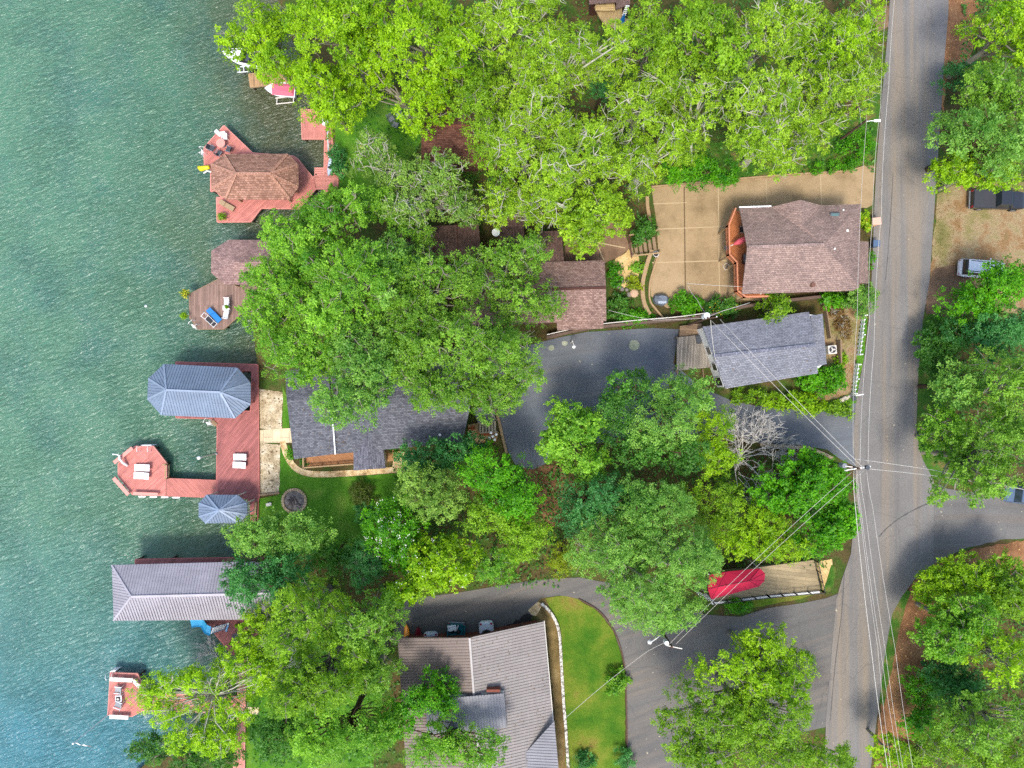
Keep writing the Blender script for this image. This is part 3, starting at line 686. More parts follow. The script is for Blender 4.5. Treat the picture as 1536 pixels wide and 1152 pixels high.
for pts, z1, z2, nm in ((((806, 347), (842, 346), (846, 392), (806, 394)), 5.9, 6.2, 'wing_roof'), (((600, 341), (718, 336), (722, 384), (602, 390)), 5.6, 6.3, 'wing_roof'), (((748, 322), (786, 321), (786, 390), (748, 391)), 5.7, 6.0, 'wing_roof')):
    zz = [z1, z1, z2, z2]
    fp = [W(p[0], p[1], z) for p, z in zip(pts, zz)]
    roof_mb([fp]).build(nm, br2, hl)
    cc = sum(fp, Vector()) / 4
    MB().prism([(cc + (p - cc) * .94)[:2] for p in fp], 1.6, z1 - .2).build('wing_wall', M['brown_wall'], hl)
for x in (650, 686): MB().bar(W(x, 337, 5.68), W(x + 1, 388, 6.34), .08, .06).build('roof_seam', M['dark_brown'], hl)
di = thing('satellite_dish', 'white satellite dish on the roof of the long brown house', 'dish', W(744, 350, 6.4), R(-40))
MB().cyl((0, 0, -.5), .04, .8, 8).build('mast', M['grey'], di); m = MB(); m.cyl((0, 0, .3), .12, .14, 16, .42); m.build('dish', M['white'], di)

# ---- red-brown roof under the lime trees near the lake
ht = thing('house', 'red-brown shingled house showing through the lime trees behind the pink deck', 'house', G(680, 195), group='houses above the lake', world=True)
ze, zr = 5.6, 7.0
a, b, c, d, e, f = W(632, 148, ze), W(752, 146, ze), W(754, 246, ze), W(632, 250, ze), W(632, 190, zr), W(754, 188, zr)
rb = shingle('rust_shingle', C(112, 74, 62, .6), R(0), .25, tint=C(136, 94, 80, .6))
rf = roof_mb([[a, b, f, e], [e, f, c, d]]).build('roof', rb, ht)
cp = MB(); ridgecap(cp, [e, f], .24); cp.build('ridge_cap', shingle('rust_ridge', C(132, 84, 68), R(90)), rf)
a2 = [W(664, 118, 4.9), W(716, 112, 4.9), W(716, 148, 5.5), W(664, 150, 5.5)]
roof_mb([a2]).build('porch_roof', rb, ht)
walls(ht, [a, b, c, d], 1.4, 5.5, M['brown_wall'], [(3, .3, 4.2, 1.4, 1.4), (3, .7, 4.2, 1.4, 1.4)], .45)

# ---- grey lake house with the wing and low decks
h4 = thing('house', 'grey shingled lake house beside the curved stone path and the red boat dock', 'house', G(565, 630), group='houses above the lake', world=True)
gs = shingle('slate_shingle', C(106, 108, 116, .66), R(3), .22, tint=C(130, 132, 140, .66))
ze, zr = 4.9, 6.3
L0, L1, L2, L3 = W(428, 556, 4.9), W(492, 548, 4.9), W(502.5, 681, 5.0), W(441, 688.5, 5.0)
lr0, lr1 = W(430, 600, 6.45), W(496, 597, 6.45)
M0, M1, M2, M3 = W(494, 548, 4.75), W(716, 540, 4.75), W(694, 663.5, 4.75), W(500, 681.5, 4.75)
mr0, mr1 = W(497, 600, 6.15), W(708, 596, 6.15)
w0, w1, w2, w3 = W(530.5, 706, 4.5), W(578.5, 702.5, 4.5), W(574.5, 674, 4.5), W(530, 677, 4.5)
wr0, wr1 = W(553.5, 704, 5.25), W(550, 655, 5.25)
r1 = roof_mb([[L0, L1, lr1, lr0], [lr0, lr1, L2, L3]]).build('roof', gs, h4)
MB().bar(lr1 + Vector((.05, 0, -.05)), L2 + Vector((.05, 0, -.05)), .12, .3).build('fascia', M['white'], h4)
LIT += [([mr0, mr1, M2, M3], 70), ([lr0, lr1, L2, L3], 25)]
roof_mb([[M0, M1, mr1, mr0], [mr0, mr1, M2, M3]]).build('roof', gs, h4)
roof_mb([[w3, wr1, wr0, w0], [wr1, w2, w1, wr0]]).build('wing_roof', shingle('slate_wing', C(110, 110, 122), R(93), .22, tint=C(136, 136, 148)), h4)
c = W(660, 652, 5.1); MB().cyl((c.x, c.y, 4.7), .14, .6, 10).build('vent_pipe', M['white'], h4)
walls(h4, [L0, L1, M1, M2, L2, L3], 1.0, 4.75, M['cream_wall'], [(5, .3, 3.6, 1.5, 1.6), (5, .7, 3.6, 1.5, 1.6), (4, .5, 3.6, 1.6, 1.6)], .35)
MB().prism([p[:2] for p in (w0 + Vector((.3, .4, 0)), w1 + Vector((-.3, .4, 0)), w2 - Vector((.3, 0, 0)), w3 + Vector((.3, 0, 0)))], 1.0, 4.35).build('wing_wall', M['cream_wall'], h4)
zd = 2.0
dp = [W(x, y, zd) for x, y in ((457.5, 684), (532, 677), (532, 695), (458, 700.5))]
dd = MB().prism([p[:2] for p in dp], zd - .2, zd).build('deck', planks('deck_brown', C(176, 124, 82), R(48), .16, .14, .5), h4)
railing([dp[0], dp[3], dp[2]], .75, .12).build('railing', M['timber'], dd)
dp = [W(x, y, zd) for x, y in ((577, 675), (590, 674.5), (590.5, 691), (578.5, 693))]
MB().prism([p[:2] for p in dp], zd - .2, zd).build('deck', planks('deck_brown_b', C(186, 140, 92), R(92), .16, .14, .5), h4)
sh = thing('shed', 'small grey-roofed shed at the end of the lake house with plank steps', 'shed', G(728, 626), 0, world=True)
fp = [W(x, y, z) for x, y, z in ((708, 612, 4.4), (743, 608, 4.4), (742, 632, 4.0), (717, 634, 4.0))]
roof_mb([fp]).build('roof', gs, sh); MB().prism([(p * .995)[:2] for p in fp], 2.0, 3.8).build('wall', M['wood'], sh)
st = MB()
for i in range(6): st.box(W(720.5 + i * 4.4, 641.5 - i * .4, 3.2 + .02 * i), (.24, 1.15, .05))
st.bar(W(717, 634.5, 3.2), W(744, 632.5, 3.2), .12, .12); st.bar(W(720, 649.5, 3.2), W(746, 647.5, 3.2), .12, .12); st.build('plank_steps', planks('grey_steps', C(176, 164, 138), R(90), .2, .25, .5), sh)
pt = thing('terrace', 'rusty patterned timber terrace beside the five-globe lamp', 'terrace', G(724, 656), world=True)
pp = [G(x, y) for x, y in ((702, 637), (719, 634), (720, 650), (748, 648), (745, 661), (703, 667))]
zt = max(p.z for p in pp) + .25
MB().prism([p[:2] for p in pp], zt - 1, zt).build('platform', ground('rusty_terrace', [(.35, C(118, 108, 84)), (.5, C(164, 140, 100)), (.62, C(140, 76, 40))], 1.3, 6, .3, sc=(.6, 2, 1)), pt)
ld = MB(); pa = spline([(742, 610), (748, 630), (754, 655), (760, 680)], 3)
for a, b in zip(pa, pa[1:]): ld.bar(G(*a, .12), G(*b, .12), .28, .3)
tag(ld.build('timber_edging', M['timber']), 'tan timber edging along the driveway beside the plank steps', 'edging')
lp = thing('garden_lamp', 'black garden lamp with five white globes at the driveway edge', 'lamp', G(740, 652, -.3))
MB().cyl((0, 0, 0), .05, 2.6, 8).build('post', M['iron'], lp)
for k in range(5):
    r_ = 0 if k == 4 else .42; a_ = k * PI / 2 + .5
    if r_: MB().tube([(0, 0, 2.3), (r_ * .6 * math.cos(a_), r_ * .6 * math.sin(a_), 2.2), (r_ * math.cos(a_), r_ * math.sin(a_), 2.36)], .02, 6).build('arm', M['iron'], lp)
    MB().ball((r_ * math.cos(a_), r_ * math.sin(a_), 2.5 if r_ else 2.75), .16).build('globe', M['lampglobe'], lp, smooth=True)

# ---- big metal-roofed house at the bottom
h6 = thing('house', 'taupe and silver ribbed metal-roofed house with cars parked along its eave', 'house', G(715, 1040), group='houses above the lake', world=True)
taupe = metalroof('taupe_metal', C(134, 116, 106, .52), .58, R(90), .12); silver = metalroof('silver_metal', C(158, 149, 143, .54), .58, R(90), .1); slate = metalroof('slate_metal', C(146, 145, 150, .56), .6, 0, .1)
A, B, C_, D = W(596.5, 957, 6.3), W(704.5, 956.5, 7.3), W(722, 1190, 7.3), W(612, 1200, 6.3)
E1, F1, G1 = W(815.5, 932, 6.2), W(838, 1180, 6.2), W(838, 1210, 6.2)
m = roof_mb([[A, B, C_, D]]); ribs(m, [A, B, C_, D], .31, .06, .05); m.build('roof', taupe, h6)
fr = [B, E1, F1, C_]; fr = [p.copy() for p in fr]
# keep the silver slope planar: height follows distance from the ridge
ax = (C_ - B).normalized(); nx = Vector((ax.y, -ax.x, 0)); nx = nx if nx.x > 0 else -nx
hgt = lambda p: 7.3 - (Vector((p.x - B.x, p.y - B.y, 0))).dot(nx) * .13
fr = [Vector((p.x, p.y, hgt(p))) for p in fr]
LIT += [(fr, 90), ([A, B, C_, D], 70)]
m = roof_mb([fr]); ribs(m, fr, .31, .06, .05, down=(E1 - B)); m.build('roof', silver, h6)
cp = MB(); ridgecap(cp, [B + Vector((0, 0, .05)), C_ + Vector((0, 0, .05))], .22); cp.build('ridge_cap', metalroof('pale_cap', C(176, 170, 166, .62), .55, 0, .1), h6)
p4 = [W(640, 1050, 7.75), W(755.5, 1040, 7.75), W(760, 1091, 7.35), W(640, 1103, 7.35)]
m = roof_mb([p4]); ribs(m, p4, .31, .06, .05); m.build('dormer_roof', slate, h6)
MB().prism([p4[0][:2], p4[1][:2], p4[2][:2], p4[3][:2]], 5.5, 7.2).build('dormer_wall', M['cream_wall'], h6)
c = W(740, 1037, 7.9); MB().box((c.x, c.y, 7.4), (1.4, .26, .8)).build('chimney', M['brick'], h6)
p5 = [W(831, 1078, 7.0), W(842, 1200, 7.0), W(760, 1200, 5.6), W(775, 1140, 5.9)]
nrm = (p5[1] - p5[0]).cross(p5[3] - p5[0]); p5[2].z = p5[0].z - (nrm.x * (p5[2].x - p5[0].x) + nrm.y * (p5[2].y - p5[0].y)) / nrm.z
up = Vector((0, 0, .5)); p5 = [p + up for p in p5]
m = roof_mb([p5]); ribs(m, p5, .3, .06, .05); m.build('wing_roof', slate, h6)
#p6 = [W(560, 1106, 5.6), W(672, 1098, 5.6), W(700, 1160, 5.4), W(560, 1170, 5.4)]

inn = lambda p, c, k: c + (p - c) * k
poly = [A + Vector((.5, -1.2, 0)), B + Vector((0, -1.2, 0)), E1 + Vector((-.6, -1.0, 0)), F1 + Vector((-.6, 0, 0)), W(835, 1170, 6), W(612, 1170, 6)]
MB().prism([p[:2] for p in poly], 1.6, 6.0).build('wall', M['brick'], h6)
gl = MB(); gl.bar(E1 + Vector((.05, 0, -.2)), F1 + Vector((.05, 0, -.1)), .12, .12); gl.build('gutter', M['offwhite'], h6)

# ---- house at the top edge with its tan deck
h7 = thing('house', 'brown-roofed house at the top edge with a tan deck and dark stairs', 'house', G(915, 8), group='houses above the lake', world=True)
m1 = [W(880, -60, 7.5), W(925, -60, 7.5), W(924.5, 3, 6.6), W(884, 6.5, 6.6)]; m2 = [W(925.5, -30, 7.3), W(944, -40, 6.8), W(945.5, 6, 6.2), W(924, 14, 6.4)]
bs = shingle('umber_shingle', C(122, 100, 92), R(90), .2)
roof_mb([m1]).build('roof', bs, h7); roof_mb([m2]).build('roof', bs, h7)
MB().prism([W(886, -70, 6)[:2], W(940, -70, 6)[:2], W(940, 0, 6)[:2], W(888, 2, 6)[:2]], 3, 6.2).build('wall', M['dark_brown'], h7)
zd = 5.0
dp = [W(x, y, zd) for x, y in ((890, 6), (932, 6), (934, 26), (952, 31), (940, 41), (912, 42.5), (898, 24))]
dd = MB().prism([p[:2] for p in dp], zd - .25, zd).build('deck', planks('deck_tan', C(184, 158, 112), R(90), .16, .08, .7), h7)
b = MB(); b.bar(W(893, 11, zd + .6), W(922, 11, zd + .6), .75, .1); b.build('bench', planks('bench_tan', C(206, 178, 126), R(0), .2, .1, .7), dd)
s = MB()
for i in range(6): s.box(W(941.3 - i * 1.05, 9 + i * 2.7, zd + 1.35 - i * .2), (.4, .11, .05))
stt = s.build('stair_treads', M['white'], h7)
s = MB(); s.bar(W(944.5, 7, zd + 1.3), W(939, 29, zd), .06, .2); s.bar(W(940, 7, zd + 1.3), W(934, 29, zd), .06, .2); s.build('stair_strings', M['black'], h7)
bt = thing('parasol', 'folded blue parasol on the tan deck at the top edge', 'parasol', W(932, 36, zd), 0)
MB().frust([(-.3 * math.cos(k * PI / 3) - .0, .3 * math.sin(k * PI / 3), .6) for k in range(6)], [(-.04 * math.cos(k * PI / 3), .04 * math.sin(k * PI / 3), 2.0) for k in range(6)]).build('canopy', M['blue'], bt); MB().cyl((0, 0, 0), .03, 2.1, 8).build('pole', M['white'], bt)

# ---- maroon canopy and its parking pad
rc = thing('carport', 'maroon peaked canopy carport above the fenced wooden pad by the street', 'carport', G(1108, 875), R(0), world=True)
zc, zk = 7.4, 8.2
o = [W(1064, 862, zc), W(1090, 857.5, zc), W(1140, 852.5, zc), W(1147.5, 860, zc), W(1147, 871, zc), W(1138, 880, zc), W(1067, 899, zc), W(1062, 884, zc)]
ri = [W(1078, 880, zk), W(1124, 871.5, zk)]
m = roof_mb([[o[0], o[1], o[2], ri[1], ri[0]], [o[2], o[3], ri[1]], [o[3], o[4], ri[1]], [o[4], o[5], ri[1]], [o[5], o[6], ri[0], ri[1]], [o[6], o[7], ri[0]], [o[7], o[0], ri[0]]], .08)
cv = m.build('canopy', M['red'], rc); sm_ = MB()
for i, j in ((0, 0), (1, 0), (2, 1), (3, 1), (4, 1), (5, 1), (6, 0), (7, 0)): sm_.bar(o[i] + Vector((0, 0, .01)), ri[j] + Vector((0, 0, .01)), .05, .03)
sm_.bar(ri[0], ri[1], .07, .05)
for t in (.25, .5, .75): sm_.bar(o[6].lerp(o[5], t), ri[0].lerp(ri[1], t), .035, .03); sm_.bar(o[0].lerp(o[2], t), ri[0].lerp(ri[1], t), .035, .03)
sm_.build('canopy_seam', plain('maroon_seam', C(150, 20, 52, .7), .7), cv)
for p in (o[0], o[2], o[5], o[6]): MB().cyl((p.x * .999, p.y * .999, gz(p.x)), .05, zc - gz(p.x) - .05, 8).build('post', M['white'], rc)
pad = thing('parking_pad', 'weathered plank and concrete parking pad with black iron railing beside the street', 'pad', G(1160, 875), world=True)
zp = 5.0
pp = [W(x, y, zp) for x, y in ((1060, 862), (1146, 850), (1221, 840), (1231, 885), (1150, 892), (1068, 902))]
MB().prism([p[:2] for p in pp], 3.0, zp).build('slab', planks('pad_boards', C(168, 150, 116), R(6), .4, .14, .7, .9, 5), pad)
for a, b in ((5, 4), (4, 3), (3, 2)):
    A_, B_ = pp[a], pp[b]; m = MB(); n = 4 if a != 3 else 3; u = Vector((0, 0, 1))
    m.bar(A_ + u * 1.05, B_ + u * 1.05, .07, .06); m.bar(A_ + u * .15, B_ + u * .15, .05, .05)
    for i in range(n + 1): p = A_ + (B_ - A_) * i / n; m.box((p.x, p.y, zp + .54), (.1, .1, 1.08))
    k = int((B_ - A_).length / .11)
    for i in range(k): p = A_ + (B_ - A_) * i / k; m.box((p.x, p.y, zp + .6), (.02, .02, .9))
    m.build('railing', M['iron'], pad)
m = MB(); m.bar(pp[5] + Vector((0, -.22, -.08)), pp[4] + Vector((0, -.22, -.08)), .22, .3); m.bar(pp[4] + Vector((0, -.22, -.08)), pp[3] + Vector((-.1, -.2, -.08)), .2, .3); m.build('kerb_wall', M['white'], pad)
tr = thing('lattice_screen', 'ragged white lattice screen at the hidden end of the maroon canopy', 'screen', G(1052, 890), R(-25))
m = MB()
for i in range(9): m.box((-.9 + i * .23, .04 * (-1) ** i, 1.0), (.13, .05, 1.6 + .2 * (i % 3)))
m.build('slats', M['white'], tr); MB().box((0, .1, 1.4), (2.0, .05, .1)).build('rail', M['white'], tr); MB().box((0, .1, .5), (2.0, .05, .1)).build('rail', M['white'], tr)
# ================================================================ DOCKS
pink = C(202, 130, 118, .8); red = C(168, 84, 78)
M['pinkV'] = planks('pink_boards_across', pink, R(90), .16, .09, .62)
M['pinkD'] = planks('pink_boards_diagonal', C(200, 126, 114, .8), R(-42), .16, .15, .6)
M['pinkH'] = planks('pink_boards_along', C(204, 134, 120, .8), R(0), .16, .09, .62)
M['redD'] = planks('red_boards_diagonal', C(166, 102, 96, .76), R(-52), .17, .18, .62)
M['redE'] = planks('red_boards_cross', C(186, 116, 104, .8), R(45), .17, .12, .62)
M['redrim'] = plain('red_trim', C(194, 112, 102, .8), .7)
M['pinkrim'] = plain('pink_trim', C(220, 146, 132, .84), .7)
M['greyV'] = planks('grey_brown_boards', C(150, 122, 108), R(90), .17, .2, .5)
M['tanV'] = planks('tan_boards', C(184, 146, 104), R(90), .17, .2, .45)
def dock(root, px, z, mat, rim=None, name='deck', pil=True, th=.22, step=3.2):
    P = [W(x, y, z) for x, y in px]
    o = MB().prism([p[:2] for p in P], z - .06, z).build(name, mat, root)
    m = MB(); n = len(P)
    A = sum(P[i].x * P[(i + 1) % n].y - P[(i + 1) % n].x * P[i].y for i in range(n)); sg = 1 if A > 0 else -1
    for i in range(n):
        a, b = P[i].copy(), P[(i + 1) % n].copy(); d = (b - a).normalized(); nn = Vector((d.y, -d.x, 0)) * sg * .03
        a.z = b.z = z - th / 2 - .003 + .004 * (i % 2); m.bar(a + nn, b + nn, .07, th)
    m.build('rim', rim or M['piling'], o)
    if pil:
        for i in range(n):
            a, b = P[i], P[(i + 1) % n]; d = b - a; k = max(1, int(d.length / step))
            for j in range(k):
                p = a + d * (j / k); c = sum(P, Vector()) / n; p = p + (c - p).normalized() * .25
                MB().cyl((p.x, p.y, -2.6), .12, 2.6 + z - .07, 8).build('piling', M['piling'], root)
    return o
def ladder(name, label, px, py, z, rz, w=.6, n=4, group=None):
    t = thing(name, label, 'ladder', W(px, py, z), rz, group)
    for s_ in (-1, 1):
        MB().tube([(-.45, s_ * w / 2, .0), (-.4, s_ * w / 2, .75), (-.1, s_ * w / 2, .9), (.14, s_ * w / 2, .75), (.2, s_ * w / 2, -1.6)], .035, 6).build('rail', M['white'], t)
    for i in range(n): MB().box((.2 - .0 * i, 0, -.1 - i * .3), (.14, w, .05)).build('rung', M['white'], t)
    return t
def pot(name, label, px, py, z, r=.25, kind='olive', leafr=.5, ground_=False, flower=None):
    t = thing(name, label, 'potted plant', W(px, py, z) if not ground_ else G(px, py), 0)
    MB().cyl((0, 0, 0), r * .75, .4, 14, r).build('pot', M['pot'], t)
    leaf_ball(t, 'foliage', (0, 0, .4 + leafr * .6), leafr, kind, flower)
    return t
def leaf_ball(t, name, c, r, kind, flower=None, n=320, L=.17):
    rr = np.random.default_rng(int(abs(c[2] * 1000 + r * 977)) + len(bpy.data.objects))
    d = rr.normal(size=(n, 3)); d /= np.linalg.norm(d, axis=1)[:, None]; d[:, 2] = np.abs(d[:, 2]) * .9 - .15
    pos = np.array(c) + d * r * rr.uniform(.4, 1.05, (n, 1)) * (1 + .3 * rr.normal(size=(n, 1)) * .5)
    nor = d + rr.normal(size=(n, 3)) * .7 + np.array((0, 0, .5))
    o = leaf_mesh(name, pos, nor, rr.uniform(L * .7, L * 1.3, n), .55, rr.uniform(0, 1, n), LEAVES[kind], rr)
    o.parent = t
    if flower:
        k = n // 8; i = rr.choice(n, k); o2 = leaf_mesh('flowers', pos[i] + d[i] * .06, np.array((0, 0, 1.)) + d[i] * .5, rr.uniform(.1, .16, k), .9, rr.uniform(0, 1, k), LEAVES[flower], rr); o2.parent = t
    return o
def leaf_mesh(name, pos, nor, L, asp, tint, mat, rr, along=None):
    n = len(pos)
    nor = nor / (np.linalg.norm(nor, axis=1)[:, None] + 1e-9)
    a = rr.normal(size=(n, 3)) if along is None else along + rr.normal(size=(n, 3)) * .35
    t = a - nor * (a * nor).sum(1)[:, None]; t /= np.linalg.norm(t, axis=1)[:, None] + 1e-9
    b = np.cross(nor, t); L = np.asarray(L)[:, None]
    v = np.empty((n, 4, 3)); v[:, 0] = pos - t * L * .5; v[:, 2] = pos + t * L * .5
    mid = pos + t * L * .06 + nor * L * .06
    v[:, 1] = mid + b * L * asp * .5; v[:, 3] = mid - b * L * asp * .5
    me = bpy.data.meshes.new(name); me.vertices.add(4 * n); me.vertices.foreach_set('co', v.astype(np.float32).ravel())
    me.loops.add(4 * n); me.loops.foreach_set('vertex_index', np.arange(4 * n, dtype=np.int32))
    me.polygons.add(n); me.polygons.foreach_set('loop_start', np.arange(0, 4 * n, 4, dtype=np.int32))
    at = me.attributes.new('tint', 'FLOAT', 'FACE'); at.data.foreach_set('value', np.asarray(tint, np.float32))
    me.update(calc_edges=True); me.materials.append(mat)
    o = bpy.data.objects.new(name, me); COL.objects.link(o); return o

# -- octagon boathouse with the hipped brown roof on pink boards
d3 = thing('boathouse', 'pink deck boathouse with a long brown shingled hip roof at the top of the lake', 'boathouse', W(375, 262, 0), group='boathouses on the lake', world=True)
Z = 1.3
dock(d3, [(335.7, 188.3), (378.7, 229.4), (440, 234), (446.4, 238), (471, 268.5), (473.8, 282.8), (449, 312.8), (391.7, 312), (376, 332.3), (325.8, 332.8), (324.8, 296.4), (333, 296), (322.7, 285.4), (316, 286.7), (316.2, 254), (306.6, 247.7), (306, 221.6)], Z, M['pinkD'], M['pinkrim'])
br3 = shingle('cedar_shingle', C(160, 118, 98, .76), R(0), .24, tint=C(184, 140, 120, .76), row=.2)
def hip(root, ring, ridge, mat, groups, name='roof', th=.14, rib=None, cap=None, capw=.24):
    fs = []
    for g in groups: fs.append([ring[i] if isinstance(i, int) else ridge[int(i[1])] for i in g])
    m = roof_mb(fs, th)
    if rib:
        for f in fs: ribs(m, f, rib[0], rib[1], rib[2])
    o = m.build(name, mat, root)
    if cap:
        c = MB()
        if len(ridge) > 1: ridgecap(c, ridge, capw)
        for g in groups:
            ks = [i for i in g if isinstance(i, str)]
            for i, j in zip(g, g[1:] + g[:1]):
                if isinstance(i, int) and isinstance(j, str): ridgecap(c, [ring[i] + (ridge[int(j[1])] - ring[i]) * .02, ridge[int(j[1])]], capw)
        c.build('ridge_cap', cap, o)
    return o
ze, zr = 4.2, 6.0
ring = [W(x, y, ze) for x, y in ((335.7, 231.3), (432, 230.7), (447.7, 246.4), (448, 281), (434.7, 299), (338.3, 299), (317, 283), (316.5, 246.4))]
rid = [W(354, 260.7, zr), W(405, 260.7, zr)]
GR = [[0, 1, 'r1', 'r0'], [1, 2, 'r1'], [2, 3, 'r1'], [3, 4, 'r1'], [4, 5, 'r0', 'r1'], [5, 6, 'r0'], [6, 7, 'r0'], [7, 0, 'r0']]
hip(d3, ring, rid, br3, GR, cap=shingle('cedar_ridge', C(186, 140, 118, .76), R(90), .15), capw=.28)
for p in ring:
    c = W(382, 264, ze); q = p + (c - p) * .2; MB().box((q.x, q.y, (Z + ze) / 2), (.16, .16, ze - Z)).build('post', M['timber'], d3)
# walkways and the square pink dock
d2 = thing('dock', 'square pink plank dock with a narrow shore walkway under the lime trees', 'dock', W(478, 215, 0), group='docks on the lake', world=True)
dock(d2, [(451.5, 164), (489, 166), (489, 208), (453.2, 208)], Z, M['pinkV'], M['pinkrim'])
dock(d2, [(489.6, 150), (499, 160), (500, 215), (503.5, 264), (518, 264.5), (518, 283), (503, 284), (503, 291), (486.5, 290), (486, 283), (474.4, 283), (471.4, 268.8), (471, 264), (486, 262), (487, 209), (489.6, 208)], Z, M['pinkH'], M['pinkrim'], 'walkway')
s = MB()
for i in range(4): s.box(W(479, 253 + i * 3.2, .55 + i * .2), (1.1, .26, .06))
s.build('steps', M['pinkrim'], d2)
railing([W(503, 263.6, Z), W(518, 263.8, Z)], .9).build('railing', M['pinkrim'], d2)
kf = thing('kayak', 'slim blue and white kayak lying on the narrow pink walkway', 'kayak', W(495.5, 251, Z + .02), R(84))
def kayak_parts(t, mat, L=2.9, w=.36, seat='black'):
    m = MB(); ringn = 8; secs = [(-.5, .03, .2), (-.38, .6, .08), (-.15, .95, 0), (.15, .95, 0), (.38, .6, .08), (.5, .03, .2)]
    pr = []
    for u, ww, zz in secs: pr.append([(u * L, ww * w * math.cos(a), .14 + zz + .14 * math.sin(a)) for a in [2 * PI * k / ringn for k in range(ringn)]])
    for a, b in zip(pr, pr[1:]): m.add(a + b, [(k, (k + 1) % ringn, ringn + (k + 1) % ringn, ringn + k) for k in range(ringn)])
    m.build('hull', mat, t, smooth=True)
    MB().cyl((-.05 * L, 0, .26), w * .62, .045, 14).build('cockpit', M[seat], t)
    MB().box((-.14 * L, 0, .34), (.08, w * .8, .16)).build('seat', M['offwhite'], t)
kayak_parts(kf, plain('kayak_blue_white', C(200, 214, 235), .4), 2.2, .3)
# furniture on the pink deck
tb = thing('patio_table', 'round pink patio table between the chairs on the pink deck', 'table', W(335, 218, Z), 0)
MB().cyl((0, 0, .7), .5, .05, 28).build('tabletop', M['pinkrim'], tb); MB().cyl((0, 0, 0), .05, .7, 8).build('pedestal', M['grey'], tb); MB().cyl((0, 0, 0), .28, .04, 14).build('base', M['grey'], tb)
chaise('sun_lounger', 'narrow white sun lounger at the lake edge of the pink deck', 'lounger', 329.5, 201.5, Z, R(-42), M['white'], M['white'], 1.0, .42)
armchair('patio_chair', 'white patio chair above the round pink table', 339.5, 207.5, Z, R(95), M['white'], M['white'], .6)
ch = armchair('patio_chair', 'grey patio chair left of the round pink table', 320, 224.5, Z, R(160), M['darkgrey'], M['grey'], .58, 'grey chairs around the pink table')
dup(ch, W(331, 231.5, Z), R(235), 'grey patio chair below the round pink table, touching the brown roof edge', 'grey chairs around the pink table')
dup(ch, W(345.5, 226, Z), R(-20), 'grey patio chair right of the round pink table', 'grey chairs around the pink table')
ladder('swim_ladder', 'white swim ladder on the left edge of the pink deck', 304.8, 228, Z, R(180), .6)
yf = thing('water_slide', 'yellow and white slide end poking out from under the brown boathouse roof', 'slide', W(311, 252, Z), R(20))
MB().tube([(-.75, .25, .35), (-.55, -.05, .45), (-.1, -.15, .6), (.5, -.4, .9)], [.22, .3, .26, .2], 8).build('slide', M['yellow'], yf, smooth=True); MB().tube([(-.5, -.55, .3), (0, -.5, .45), (.5, -.85, .6)], [.07, .09, .07], 6).build('rail', M['white'], yf)
chaise('sun_lounger', 'tan wooden chaise on the lower point of the pink deck', 'lounger', 342.5, 309.5, Z, R(150), plain('tan_sling', C(176, 150, 116), .8), M['wood'], 1.75, .55, .15)
pot('potted_plant', 'leafy potted plant at the lower corner of the pink deck', 336.5, 327, Z, .28, 'moss', .48)

# -- tan dock, boat and jet ski lifts at the top
d1 = thing('dock', 'narrow tan plank dock between the two boats at the top', 'dock', W(400, 118, 0), group='docks on the lake', world=True)
dock(d1, [(373, 111), (440, 104.5), (441, 123), (375.5, 130.5)], .9, M['tanV'], M['timber'])
def boat(t, L, w, hull, deckm, blunt=.5):
    secs = []; n = 9
    for i in range(n):
        u = i / (n - 1); ww = w * (1 - max(0, (u - .45) / .55) ** 2.2 * .96); secs.append((u * L - L / 2, max(.03, ww) / 2, .12 + .25 * max(0, u - .5)))
    m = MB(); R_ = []
    for x, hw, sh_ in secs: R_.append([(x, -hw, .75 + sh_), (x, -hw * .8, .2 + sh_ * .6), (x, 0, -.1 + sh_ * .9), (x, hw * .8, .2 + sh_ * .6), (x, hw, .75 + sh_)])
    for a, b in zip(R_, R_[1:]): m.add(a + b, [(k, k + 1, 5 + k + 1, 5 + k) for k in range(4)])
    m.face(R_[0]); o = m.build('hull', hull, t, smooth=False)
    d = MB()
    for (x0, h0, s0), (x1, h1, s1) in zip(secs, secs[1:]): d.face([(x0, -h0, .75 + s0), (x1, -h1, .75 + s1), (x1, h1, .75 + s1), (x0, h0, .75 + s0)])
    d.build('deck', deckm, t)
b1 = thing('motor_boat', 'white motor boat with its bow showing under the lime tree at the top', 'boat', W(372, 91, -.1), R(168))
boat(b1, 5.2, 2.0, M['white'], M['white'])
c = MB(); c.frust([(-1.6, -.7, .9), (.5, -.7, .9), (.5, .7, .9), (-1.6, .7, .9)], [(-1.5, -.62, .93), (.4, -.6, .93), (.4, .6, .93), (-1.5, .62, .93)]); c.build('cockpit', M['black'], b1)
MB().frust([(.45, -.75, .9), (.55, -.75, .9), (.55, .75, .9), (.45, .75, .9)], [(.05, -.6, 1.35), (.12, -.6, 1.35), (.12, .6, 1.35), (.05, .6, 1.35)]).build('windscreen', M['glass'], b1)
for x in (-1.3, -.4): MB().box((x, 0, 1.02), (.5, 1.0, .2)).build('seat', M['darkgrey'], b1, .04)
lf = thing('boat_hoist', 'white hoist frame at the end of the narrow tan dock', 'hoist', W(367, 107, .9), R(4))
for sy in (-.3, .3): MB().tube([(-.7, sy * .6, .3), (-.3, sy, .5), (.7, sy, .5)], .05, 6).build('beam', M['white'], lf)
for x in (-.4, .1, .6): MB().box((x, 0, .5), (.06, .6, .06)).build('crossbar', M['white'], lf)
for x in (-.3, .6): MB().cyl((x, 0, -3), .07, 3.5, 8).build('post', M['grey'], lf)
b2 = thing('motor_boat', 'small white boat under a pink cover beside the tan dock', 'boat', W(424, 139, .1), R(176))
boat(b2, 3.4, 1.6, M['white'], M['white'])
